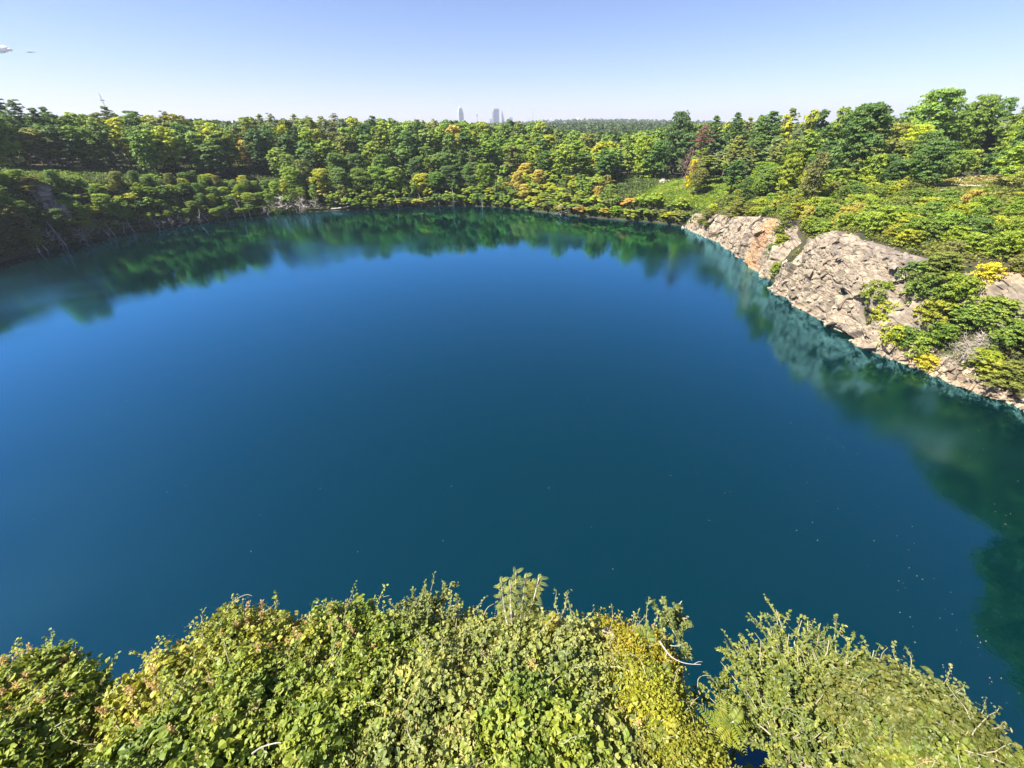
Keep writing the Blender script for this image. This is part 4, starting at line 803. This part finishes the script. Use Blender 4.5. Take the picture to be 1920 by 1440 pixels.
x, y = far_xy(895, 900); z0 = ground(x, y); h = ht_for(895, 214, 900, z0); r = empty("cell_mast", (x, y, z0)); v, f = tube([(0, 0, 0), (0, 0, h)], [.5, .35], 6); obj("shaft", mesh_np("shaft", v, f, M_STEEL), r); bobj("antennas", [box(math.cos(a) * .9, math.sin(a) * .9, h - 2, .5, .5, 3.4) for a in (0, 2.1, 4.2)], M_STEEL, r); tag(r, "short dark cell mast between the white tower and glass tower", "mast")

# ------------------------------------------------------------------ plants at the viewer's feet
def leafshape(kind):
    """flat leaf outline along +x, unit length: vertices and quads with a midrib fold"""
    if kind == "broad":   pts = [(0, 0), (.18, .34), (.45, .46), (.75, .30), (1, 0), (.75, -.30), (.45, -.46), (.18, -.34)]
    elif kind == "lance": pts = [(0, 0), (.2, .10), (.5, .14), (.8, .09), (1, 0), (.8, -.09), (.5, -.14), (.2, -.10)]
    else:                 pts = [(0, 0), (.2, .24), (.5, .30), (.8, .22), (1, 0), (.8, -.22), (.5, -.30), (.2, -.24)]
    P = np.array([(a, b, abs(b) * .35 - .12 * a * a) for a, b in pts]); mid = np.array([(.45, 0, -.02), (.75, 0, -.06)])
    V_ = np.vstack([P, mid])      # 8 = mid at .45, 9 = mid at .75
    return V_, np.array([(0, 1, 2, 8), (8, 2, 3, 9), (9, 3, 4, 4), (0, 8, 6, 7), (8, 9, 5, 6), (9, 4, 5, 5)])
def leaves_at(P, X, Nn, size, kind):
    """real leaf blades at P, pointing along X with upper side Nn"""
    Vs, Fs = leafshape(kind); Fs = Fs.copy(); quads = Fs[[0, 1, 3, 4]]; tris = np.array([(9, 3, 4), (9, 4, 5)])
    Nn = unit(Nn); X = unit(X - (X * Nn).sum(1)[:, None] * Nn); Y = np.cross(Nn, X); n_ = len(P)
    W = (X[:, None] * Vs[None, :, 0:1] + Y[:, None] * Vs[None, :, 1:2] + Nn[:, None] * Vs[None, :, 2:3]) * np.asarray(size)[:, None, None] + P[:, None]
    o_ = (np.arange(n_) * 10)[:, None, None]; return W.reshape(-1, 3), (quads[None] + o_).reshape(-1, 4), (tris[None] + o_).reshape(-1, 3), 10
class Leafy:
    def __init__(s): s.V = []; s.Q = []; s.T = []; s.A = []; s.n = 0
    def add(s, P, X, Nn, size, kind, tint):
        v, q, t_, k = leaves_at(P, X, Nn, size, kind); s.V.append(v); s.Q.append(q + s.n); s.T.append(t_ + s.n); s.A.append(np.repeat(tint, k)); s.n += len(v)
    def mesh(s, name, mat): return mesh_np(name, np.vstack(s.V), [np.vstack(s.Q), np.vstack(s.T)], mat, {"tint": np.clip(np.concatenate(s.A), 0, 1)})
def bumpy(D, rs_, nb=9, amp=.36):
    """radius factor over directions: overlapping humps give the thicket its hollows"""
    f_ = np.full(len(D), .78)
    for k in range(nb):
        c = unit(rs_.normal(size=3) + np.array([0, 0, .5])); q = D @ c; f_ = np.maximum(f_, .78 + amp * np.exp(-(1 - q) / .07) * rs_.uniform(.5, 1.15))
    return f_
def mound_points(n_, c, rad, rs_, flat=.8, depth=.22):
    d = unit(rs_.normal(size=(n_, 3)) + np.array([0, -.1, .35])); d = d[d[:, 2] > -.45]; f_ = bumpy(d, rs_, nb=20) * rs_.choice([1, 1, 1, 1.06, 1.14], len(d)); g = f_ * (1 - depth * rs_.uniform(0, 1, len(d)) ** 1.5)
    return c + d * (g * rad)[:, None] * np.array([1, 1, flat]), d
M_TENDRIL = simple("tendril", (.33, .30, .20), .7)
SPIKE = []
for s_ in range(3):
    r2 = np.random.RandomState(860 + s_); Fl = Leafy()
    for st_ in range(1):
        o2 = np.array([r2.normal() * .06, r2.normal() * .06, -.05]); q = r2.uniform(0, 1, 46); P2 = o2 * 0 + np.array([0, 0, 1.]) * (q * r2.uniform(.14, .24))[:, None] + r2.normal(size=(46, 3)) * .02 * (1.4 - q)[:, None]
        Fl.add(P2, r2.normal(size=(46, 3)) + np.array([0, 0, .8]), r2.normal(size=(46, 3)), np.full(46, .034), "oval", r2.uniform(.3, 1, 46))
    SPIKE.append(Fl.mesh("flower_spike", M_NEAR))
def vine_thicket(c, rad, seed, leaf=.1, colr=(0.13, 0.17, 0.03), density=1.0, flowers=0, kind="broad", flat=.85, extra_small=0.0):
    r2 = np.random.RandomState(seed); Lf = Leafy(); n_ = int(2300 * rad * rad * density * (.125 / leaf) ** 2); leaf = leaf * .56; n_ = int(n_ * 2.6)
    P, d = mound_points(n_, np.zeros(3), rad, r2, flat); n_ = len(P)
    # kudzu leaves come in threes
    cl = vnoise(P[:, 0] + c[0], P[:, 1] + c[1], .55, seed); sz = leaf * np.clip(np.exp(r2.normal(-.1, .38, n_)), .35, 1.9); ti = np.clip(.15 + .55 * cl + r2.uniform(-.15, .4, n_), 0, 1)
    Nn = d * .55 + np.array([-.35, -.1, .6]) + r2.normal(size=d.shape) * .75; X = r2.normal(size=d.shape) + np.array([0, 0, -.35])
    if kind == "broad":
        Nn = unit(Nn); X = unit(X - (X * Nn).sum(1)[:, None] * Nn); Y = np.cross(Nn, X)
        Lf.add(P, X, Nn, sz, "broad", ti); s3 = r2.rand(n_) < .7
        Lf.add(P[s3], (X + Y * 1.5)[s3], (Nn + .25 * r2.normal(size=Nn.shape))[s3], sz[s3] * .85, "broad", ti[s3]); Lf.add(P[s3], (X - Y * 1.5)[s3], (Nn + .25 * r2.normal(size=Nn.shape))[s3], sz[s3] * .85, "broad", ti[s3])
    else:
        for q in range(3): Lf.add(P + r2.normal(size=P.shape) * .05, r2.normal(size=P.shape), Nn + r2.normal(size=P.shape) * .4, sz, kind, ti)
    shoots = []
    for q in range(int(30 * rad)):
        d0 = unit(r2.normal(size=3) * np.array([1, .8, .5]) + np.array([0, .25, .75])); b0 = d0 * rad * .8; m_ = 9; pts = [b0]; dd = unit(d0 + r2.normal(size=3) * .4); Ls_ = r2.uniform(.25, .75)
        for q2 in range(m_): dd = unit(dd + r2.normal(size=3) * .16 + np.array([0, 0, -.02])); pts.append(pts[-1] + dd * Ls_ / m_)
        pts = np.array(pts); shoots.append(tube(pts, np.linspace(.008, .003, m_ + 1), 4)); pp = np.repeat(pts[2:], 3, 0); k3 = len(pp)
        Lf.add(pp + r2.normal(size=pp.shape) * .025, r2.normal(size=pp.shape) + dd * .5, r2.normal(size=pp.shape) * .5 + np.array([-.3, 0, .7]), leaf * r2.uniform(.4, .95, k3), kind, np.clip(r2.uniform(.3, .9) + r2.uniform(-.2, .2, k3), 0, 1))
    root = empty("vine_thicket", c); fo = obj("foliage", Lf.mesh("foliage", M_NEAR), root); fo.color = (*colr, 1)
    m_ = int(260 * rad * rad); P, d = mound_points(m_, np.zeros(3), rad * 1.04, r2, flat); Ls = Leafy(); m_ = len(P)
    for q in range(4): Ls.add(P + r2.normal(size=P.shape) * .03, r2.normal(size=P.shape) + [0, 0, .4], d + r2.normal(size=P.shape) * .5, r2.uniform(.03, .085, m_), "lance", r2.uniform(0, 1, m_))
    so = obj("dry_leaves", Ls.mesh("dry_leaves", M_NEAR), root); so.color = (0.34, 0.29, 0.10, 1)
    # woody stems down to the ledge
    parts = []
    gz = ground(c[0], min(c[1], 3.0)) - c[2] - .3
    for k in range(7):
        a = r2.uniform(0, 6.28); e = np.array([math.cos(a), math.sin(a), .2]) * rad * .6; b = np.array([r2.uniform(-.3, .3), min(0, 2.0 - c[1]) + r2.uniform(-.5, .1), min(gz, -rad * .6)]); parts.append(tube([b, b * .5 + r2.normal(size=3) * .15, e * .5, e], [.035, .03, .02, .008], 5))
    v, f = join(parts + shoots); obj("stems", mesh_np("stems", v, f, M_TENDRIL), root)
    k = 0
    while k < int(flowers * 1.3):
        dd = unit(r2.normal(size=3) + np.array([0, .2, .9]))
        if dd[2] < .1: continue
        b = dd * rad * (.9 + .12 * r2.rand()) * np.array([1, 1, flat]); ax = unit(np.array([0, 0, 1.0]) + dd * .5 + r2.normal(size=3) * .25)
        fl = obj("flower_spike", SPIKE[r2.randint(3)], root, b); fl.rotation_euler = Vector(ax).to_track_quat('Z', 'Y').to_euler(); fl.scale = (1, 1, r2.uniform(.8, 1.5)); fl.color = (0.48, 0.37, 0.15, 1); k += 1
    return root
KUD = (0.190, 0.250, 0.028); KYE = (0.270, 0.295, 0.034); KGR = (0.215, 0.250, 0.060); YEL = (0.36, 0.31, 0.018); OLI = (0.15, 0.175, 0.03)
mounds = [ # px, py, drop below the eye, radius, colour, flowers, kind, leaf, label
    (22, 1345, 8.6, 1.05, KUD, 12, "broad", .13, "kudzu thicket with orange flower spikes filling the lower left corner"),
    (60, 1425, 8.5, 1.15, KUD, 4, "broad", .14, "shaded kudzu thicket at the very bottom left"),
    (105, 1390, 8.6, .5, KUD, 4, "broad", .13, "small kudzu clump beside the gap in the left corner"),
    (325, 1350, 8.5, 1.05, KYE, 10, "broad", .125, "yellow green kudzu mound right of the left gap"),
    (350, 1440, 8.1, 1.15, KUD, 3, "broad", .135, "kudzu mound with a dark hollow at the bottom edge"),
    (450, 1255, 8.6, 1.05, KYE, 16, "broad", .12, "tall kudzu mound tipped with orange flower spikes and curling tendrils"),
    (480, 1370, 8.2, 1.2, KUD, 8, "broad", .12, "large kudzu mound with pale leaves below the flowered crest"),
    (560, 1290, 8.6, 1.0, KYE, 16, "broad", .115, "kudzu mound with two upright orange flower spikes"),
    (640, 1240, 8.8, 1.0, KUD, 8, "broad", .12, "leafy green kudzu hump left of the sumac sprays"),
    (655, 1370, 8.3, 1.25, KUD, 6, "broad", .125, "dark leaved kudzu mound in the lower middle"),
    (740, 1290, 8.7, 1.1, KUD, 2, "broad", .12, "green kudzu mound under the first sumac spray"),
    (830, 1380, 8.3, 1.3, KGR, 3, "broad", .12, "grey green kudzu mound at the bottom centre"),
    (860, 1270, 8.8, 1.05, KGR, 2, "broad", .11, "grey green mound of small kudzu leaves behind the centre"),
    (960, 1285, 8.6, 1.15, KGR, 2, "broad", .11, "silvery green kudzu mound under the tall sumac"),
    (1060, 1290, 8.5, 1.1, KGR, 2, "broad", .115, "silvery kudzu mound beside the pinkish rocks"),
    (1000, 1420, 8.0, 1.2, KUD, 4, "broad", .12, "kudzu mound with grey leaves at the bottom right of centre"),
    (1170, 1280, 8.7, .95, YEL, 0, "oval", .075, "golden yellow creeper mound behind the bare white twig"),
    (1190, 1370, 8.3, .95, (0.25, 0.27, 0.015), 0, "oval", .075, "acid yellow small leaved creeper mound at the bottom"),
    (1120, 1420, 8.1, .95, KGR, 2, "broad", .12, "dusty green kudzu patch beside the yellow creeper"),
    (1212, 1245, 8.9, .6, KGR, 1, "broad", .11, "kudzu clump carrying the bare white twig"),
    (1285, 1450, 8.0, .55, (0.24, 0.25, 0.02), 0, "oval", .08, "yellow green creeper clump by the dark gap"),
    (1640, 1390, 8.3, 1.05, OLI, 1, "broad", .10, "straw flecked mound of vines between the locust and the right edge"),
    (1715, 1350, 8.6, .8, KGR, 0, "broad", .115, "pale green kudzu hump on the right"),
    (1805, 1440, 8.3, .8, OLI, 0, "broad", .11, "sloping yellow green kudzu mound near the lower right corner"),
    (1690, 1450, 8.0, .8, KUD, 0, "broad", .13, "dark hollowed kudzu clump at the bottom right"),
]
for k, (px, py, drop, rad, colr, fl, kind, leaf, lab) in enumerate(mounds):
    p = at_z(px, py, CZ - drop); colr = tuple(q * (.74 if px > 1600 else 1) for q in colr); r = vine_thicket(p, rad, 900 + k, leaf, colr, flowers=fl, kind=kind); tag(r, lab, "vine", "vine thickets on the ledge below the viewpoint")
# compound-leaf sprays
def frond(Lf, St, base, ax, length, r2, npair=12, leaf=.09, droop=.5):
    """pinnate leaf: arching rachis with opposite lance leaflets"""
    ax = unit(ax); side = unit(np.cross(ax, [0, 0, 1.0]) + 1e-3); n_ = npair; s = np.linspace(.15, 1, n_); pts = base + ax * (s * length)[:, None] + np.array([0, 0, -1.]) * (s ** 2 * length * droop * .5)[:, None]
    tan = unit(np.gradient(pts, axis=0)); upn = unit(np.cross(np.broadcast_to(side, tan.shape), tan)); upn = upn * np.sign(upn[:, 2:3] + 1e-6); t_ = r2.uniform(.2, .9)
    for sg in (-1, 1): Lf.add(pts, side * sg + tan * .45, upn + r2.normal(size=tan.shape) * .12, (leaf * np.sin(np.pi * (s * .75 + .2)) + .01) * .85, "lance", np.full(n_, t_) + r2.uniform(-.1, .1, n_))
    St.append(tube(np.vstack([base, pts]), np.linspace(.008, .003, n_ + 1), 3))
def sumac(px, py, drop, h, seed, nf, label, colr=(0.15, 0.20, 0.035), lean=(0, 0), flen=.42, name="sumac_sapling", rs_spread=.25, leaf=.085):
    r2 = np.random.RandomState(seed); b = at_z(px, py, CZ - drop); Lf = Leafy(); St = []
    lean3 = np.array([lean[0], lean[1], 0]); parts = []
    nf = int(nf * 2.6); nst = max(1, nf // 22)
    for s in range(nst):
        off = np.array([r2.normal() * rs_spread, r2.normal() * rs_spread * .6, 0]); pts = np.array([off * .2 + lean3 * 0 + [0, 0, -.8], off * .6 + lean3 * .3 + [0, 0, h * .35], off + lean3 * .7 + [0, 0, h * .7], off * 1.2 + lean3 + [0, 0, h * r2.uniform(.85, 1)]])
        parts.append(tube(pts, [.03, .024, .016, .007], 5))
        m_ = nf // nst
        for k in range(m_):
            f_ = .45 + .55 * (k / m_); bp = np.array([np.interp(f_, [0, .33, .66, 1], pts[:, q]) for q in range(3)]); a = k * 2.4 + r2.uniform(-.4, .4); up_ = .25 + 1.2 * max(0, f_ - .75)
            frond(Lf, St, bp, np.array([math.cos(a), math.sin(a), up_ + r2.uniform(-.1, .2)]), flen * r2.uniform(.6, 1.1) * (1.15 - .45 * f_), r2, 11, leaf)
    root = empty(name, b); fo = obj("leaf_sprays", Lf.mesh("leaf_sprays", M_NEAR), root); fo.color = (*colr, 1); v, f = join(parts + [q for q in []]); obj("stem", mesh_np("stem", v, f, M_DEAD), root)
    tag(root, label, "sapling"); return root
SPRAYS = 1
sumac(965, 1215, 8.6, 1.4, 23, 44, "tall single sumac sapling with fern like leaves at the centre", lean=(.05, .7), rs_spread=.2, flen=.27, colr=(.20, .235, .045), leaf=.042)
sumac(985, 1230, 8.6, .95, 24, 20, "yellow topped sumac sprig leaning against the tall sapling", colr=(.28, .27, .02), lean=(.1, .4), flen=.26, leaf=.06)
sumac(1190, 1235, 8.7, .8, 26, 14, "small sumac sprig behind the golden creeper", lean=(0, .4))
sumac(1270, 1390, 8.3, .55, 27, 30, "fan of long fern like sumac leaves beside the dark gap", colr=(.19, .23, .02), rs_spread=.45, lean=(.1, .2), flen=.55, leaf=.10)
sumac(1180, 1360, 8.0, .5, 28, 26, "sumac fronds pushing through the yellow creeper", colr=(.2, .23, .02), rs_spread=.4, flen=.5, leaf=.10)
sumac(1760, 1400, 8.1, .5, 29, 36, "glossy yellow green sumac fronds on the right mound", colr=(.15, .19, .02), rs_spread=.5, flen=.5, leaf=.095)
sumac(1610, 1300, 8.7, .5, 30, 18, "sumac fronds on the right shoulder of the locust shrub", colr=(.15, .19, .025), rs_spread=.3, flen=.4)
def locust(px, py, drop, size, seed, n_br, label, colr=(.175, .21, .03), spikes=True):
    """small-leaved shrub: radiating branches set with little leaves, some shooting upward"""
    r2 = np.random.RandomState(seed); b = at_z(px, py, CZ - drop); Lf = Leafy(); parts = []
    for k in range(n_br):
        a = r2.uniform(0, 6.28); el = r2.uniform(.15, 1.45) if not spikes else r2.uniform(.1, 1.2); d0 = np.array([math.cos(a) * math.cos(el), math.sin(a) * math.cos(el) + .15, math.sin(el)]); L_ = size * r2.uniform(.75, 1.2); n_ = 7; p = np.array([0, 0, -.2 * size]); pts = [p]; dd = unit(d0)
        for s in range(n_): dd = unit(dd + r2.normal(size=3) * .13 + np.array([0, 0, .03])); p = p + dd * L_ / n_; pts.append(p)
        pts = np.array(pts); parts.append(tube(pts, np.linspace(.018, .004, n_ + 1) * size, 4))
        for tw in range(9):
            f_ = r2.uniform(.35, 1); bp = np.array([np.interp(f_, np.linspace(0, 1, n_ + 1), pts[:, q]) for q in range(3)]); td_ = unit(dd + r2.normal(size=3) * .7 + np.array([0, 0, .1])); tl = size * r2.uniform(.12, .3); m_ = 15
            q = np.linspace(.05, 1, m_); tp = bp + td_ * (q * tl)[:, None]; parts.append(tube([bp, bp + td_ * tl], [.004, .002], 3))
            Lf.add(tp, r2.normal(size=(m_, 3)) + td_ * .5, r2.normal(size=(m_, 3)) * .5 + np.array([-.2, 0, .8]), np.full(m_, .055) * r2.uniform(.7, 1.3, m_), "oval", np.full(m_, r2.uniform(.1, .8)) + r2.uniform(-.15, .2, m_))
    root = empty("locust_shrub", b); fo = obj("leaf_sprays", Lf.mesh("leaf_sprays", M_NEAR), root); fo.color = (*colr, 1); v, f = join(parts); obj("stem", mesh_np("stem", v, f, M_TENDRIL), root); tag(root, label, "shrub", "small leaved shrubs right of the dark gap"); return root
locust(1462, 1345, 8.9, 1.25, 41, 60, "small leaved locust shrub with branches reaching left over the water")
locust(1530, 1330, 8.9, 1.5, 42, 80, "tallest small leaved locust shrub with upright shoots")
locust(1590, 1370, 8.5, 1.25, 43, 60, "small leaved shrub merging with the vines on its right")
locust(1490, 1420, 8.3, 1.15, 44, 55, "low small leaved shrub at the bottom edge beside the gap")
locust(1385, 1345, 9.0, .7, 45, 16, "thin small leaved branch arching over the dark gap")
locust(1262, 1175, 8.5, .5, 46, 12, "airy leafy branch standing out over the water above the white twig", (.15, .18, .04))
locust(800, 1195, 8.7, 1.0, 51, 44, "bushy light green spray with tufted tops left of centre", (.19, .22, .045), False)
locust(745, 1205, 8.8, .75, 52, 26, "low light green spray at the left of the bushy one", (.20, .225, .045), False)
locust(880, 1235, 8.5, .65, 53, 34, "low yellow green spray between the bushy one and the tall sapling", (.25, .26, .03), False)
# bare white twig, tendrils, a dry branch, two rocks showing through
def curve_obj(name, paths, mat, label, cat, group=None):
    """paths of (px, py, drop) points"""
    P = [[at_z(a, b, CZ - c) for a, b, c in path] for path in paths]; root = empty(name, P[0][0]); parts = []
    for path, rad in zip(P, [p_[0] for p_ in mat[1]]): 
        pts = np.array(path) - P[0][0]; s = np.linspace(0, 1, len(pts)); ss = np.linspace(0, 1, len(pts) * 4); pts = np.stack([np.interp(ss, s, pts[:, q]) for q in range(3)], -1)
        k_ = np.ones(5) / 5; sm = np.stack([np.convolve(np.pad(pts[:, q], 2, mode='edge'), k_, 'valid') for q in range(3)], -1); parts.append(tube(sm, np.linspace(rad, rad * .35, len(sm)), 5))
    v, f = join(parts); obj("stem", mesh_np("stem", v, f, mat[0]), root); tag(root, label, cat, group); return root
M_TWIG = simple("bleached_twig", (.45, .40, .38), .8); curve_obj("bare_twig", [[(1235, 1200, 7.7), (1250, 1222, 7.7), (1262, 1235, 7.7), (1285, 1245, 7.7), (1318, 1246, 7.7)], [(1252, 1222, 7.7), (1245, 1235, 7.7), (1262, 1240, 7.7)], [(1255, 1210, 7.7), (1270, 1212, 7.7), (1282, 1206, 7.7)], [(1300, 1246, 7.7), (1310, 1240, 7.7), (1318, 1241, 7.7)]],
          (M_TWIG, [(.011,), (.007,), (.007,), (.005,)]), "bare white forked twig sticking out over the water", "twig")
curve_obj("bare_twig", [[(1240, 1185, 8.6), (1255, 1160, 8.6), (1268, 1140, 8.5), (1280, 1125, 8.4)], [(1256, 1165, 8.6), (1275, 1158, 8.5), (1290, 1160, 8.4)]], (M_TWIG, [(.018,), (.010,)]), "pale curved branch rising through the airy leaf sprays", "twig")
for k, (path, lab) in enumerate([([(420, 1165, 8), (425, 1145, 8), (440, 1125, 7.9), (462, 1113, 7.8), (474, 1118, 7.8)], "long tendril arching above the flowered kudzu crest"), ([(360, 1198, 8.1), (372, 1180, 8), (380, 1160, 7.9), (375, 1152, 7.9)], "thin tendril curling up left of the kudzu crest"),
        ([(282, 1235, 8.2), (288, 1220, 8.1), (284, 1212, 8.1)], "short hooked tendril above the left kudzu slope"), ([(490, 1150, 8.1), (505, 1142, 8), (515, 1132, 8)], "straight fine tendril right of the kudzu crest"), ([(135, 1292, 8.4), (150, 1282, 8.4), (178, 1278, 8.4)], "wavy tendril hanging over the water in the left gap"),
        ([(906, 1155, 8.4), (914, 1138, 8.3), (928, 1131, 8.3)], "fine bent tendril left of the tall sapling"), ([(1312, 1305, 8.6), (1306, 1275, 8.5), (1318, 1265, 8.5), (1335, 1268, 8.5)], "tendril looping over the dark gap"), ([(1758, 1292, 8.4), (1768, 1300, 8.3), (1772, 1288, 8.3), (1762, 1290, 8.2)], "curled tendril above the right mound"),
        ([(182, 1330, 8.3), (195, 1300, 8.3), (190, 1290, 8.3)], "upright tendril in the left gap"), ([(700, 1128, 8.7), (715, 1120, 8.7), (732, 1116, 8.7)], "tendril reaching towards the bushy sumac")]):
    curve_obj("tendril", [path], (M_TENDRIL, [(.009,)]), lab, "tendril", "vine tendrils above the near thickets")
curve_obj("dry_branch", [[(470, 1415, 6.9), (490, 1400, 6.85), (520, 1392, 6.8), (528, 1393, 6.8)], [(505, 1396, 6.85), (500, 1388, 6.8)]], (M_DEAD, [(.011,), (.006,)]), "dry forked branch lying on the lower kudzu mound", "branch")
for (px, py, s_, lab) in [(1035, 1180, .34, "pale pinkish rock poking out behind the silvery kudzu mound"), (1140, 1196, .36, "rounded pinkish rock beside the golden creeper")]:
    p = at_z(px, py, CZ - 8.3); o = obj("rock", BLD[2], loc=p); o.scale = (s_, s_, s_); o.rotation_euler = (.3, .2, px); tag(o, lab, "rock")
    
# floating leaves and seed fluff on the lake
n = 260; px_ = rs.uniform(1480, 1920, n); py_ = rs.uniform(700, 1440, n); P = []
for a, b in zip(px_, py_):
    q = at_z(a, b); t_, d = td(q[0], q[1])
    if d < -1 and vnoise(q[0], q[1], 7, 9) > .45 and (a - 1480) > (b - 1440) * -.0: P.append((q[0], q[1], .012))
for k in range(60): q = at_z(rs.uniform(50, 1500), rs.uniform(560, 1250)); P.append((q[0], q[1], .012))
P = np.array(P); v, f = cards(P, np.tile([0, 0, 1.], (len(P), 1)) + rs.normal(size=P.shape) * .02, rs.uniform(.04, .15, len(P)), rs, .5, fold=0); o = obj("floating_leaves", mesh_np("floating_leaves", v, f, simple("dry_leaf", (.30, .29, .22), .7))); tag(o, kind="stuff")

# ------------------------------------------------------------------ cloud and haze
def ico_cloud(name, px, py, t_, sx_, sz_, seed, dens):
    r2 = np.random.RandomState(seed); parts = []
    for k in range(12):
        a = r2.uniform(-1, 1); q = (1 - abs(a)) * .55 + .18; v0, f0 = lathe([(max(.02, math.sin(b)), -math.cos(b)) for b in np.linspace(0, math.pi, 12)], 18)
        n0 = np.array([mnoise.fractal(Vector(p * 1.6 + k), 1.0, 2.0, 3) for p in v0]); parts.append(((v0 * (1 + .25 * n0)[:, None] * np.array([1.5, 1, 1]) * q) * np.array([sx_ * .6, sx_ * .4, sz_ * .8]) + np.array([a * sx_, r2.uniform(-.2, .2) * sx_, r2.uniform(0, .4) * sz_ * q]), f0))
    P, Fs = join(parts)
    m, t2, out = newmat("cloud_vapour"); a_ = N(t2, "ShaderNodeBsdfDiffuse"); a_.inputs[0].default_value = (.97, .97, .97, 1); b_ = N(t2, "ShaderNodeBsdfTransparent"); lw = N(t2, "ShaderNodeLayerWeight"); lw.inputs[0].default_value = .5
    mu = N(t2, "ShaderNodeMapRange"); mu.inputs[1].default_value = 0; mu.inputs[2].default_value = .9; mu.inputs[3].default_value = dens; mu.inputs[4].default_value = 0
    ms_ = N(t2, "ShaderNodeMixShader"); t2.links.new(lw.outputs["Facing"], mu.inputs[0]); t2.links.new(mu.outputs[0], ms_.inputs[0]); t2.links.new(b_.outputs[0], ms_.inputs[1]); t2.links.new(a_.outputs[0], ms_.inputs[2]); t2.links.new(ms_.outputs[0], out.inputs[0])
    o = obj(name, mesh_np(name, P, Fs, m, smooth=True), loc=at_depth(px, py, t_)); tag(o, kind="stuff"); return o
ico_cloud("cloud", 2, 93, 12000, 300, 170, 1, .9); ico_cloud("cloud", 62, 98, 12000, 200, 40, 2, .15)
m, t2, out = newmat("haze"); vv = N(t2, "ShaderNodeVolumePrincipled"); vv.inputs["Density"].default_value = .00013; vv.inputs["Color"].default_value = (.76, .82, .98, 1); vv.inputs["Anisotropy"].default_value = .1; t2.links.new(vv.outputs[0], out.inputs["Volume"])
v, f = box(0, 0, 88, 16400, 16400, 220); hz = obj("haze", mesh_np("haze", v, f, m)); tag(hz, kind="stuff")
settle()
print("COUNTS broadleaf", NB, "pine", NP, "bank", NU, "shrub", NS)
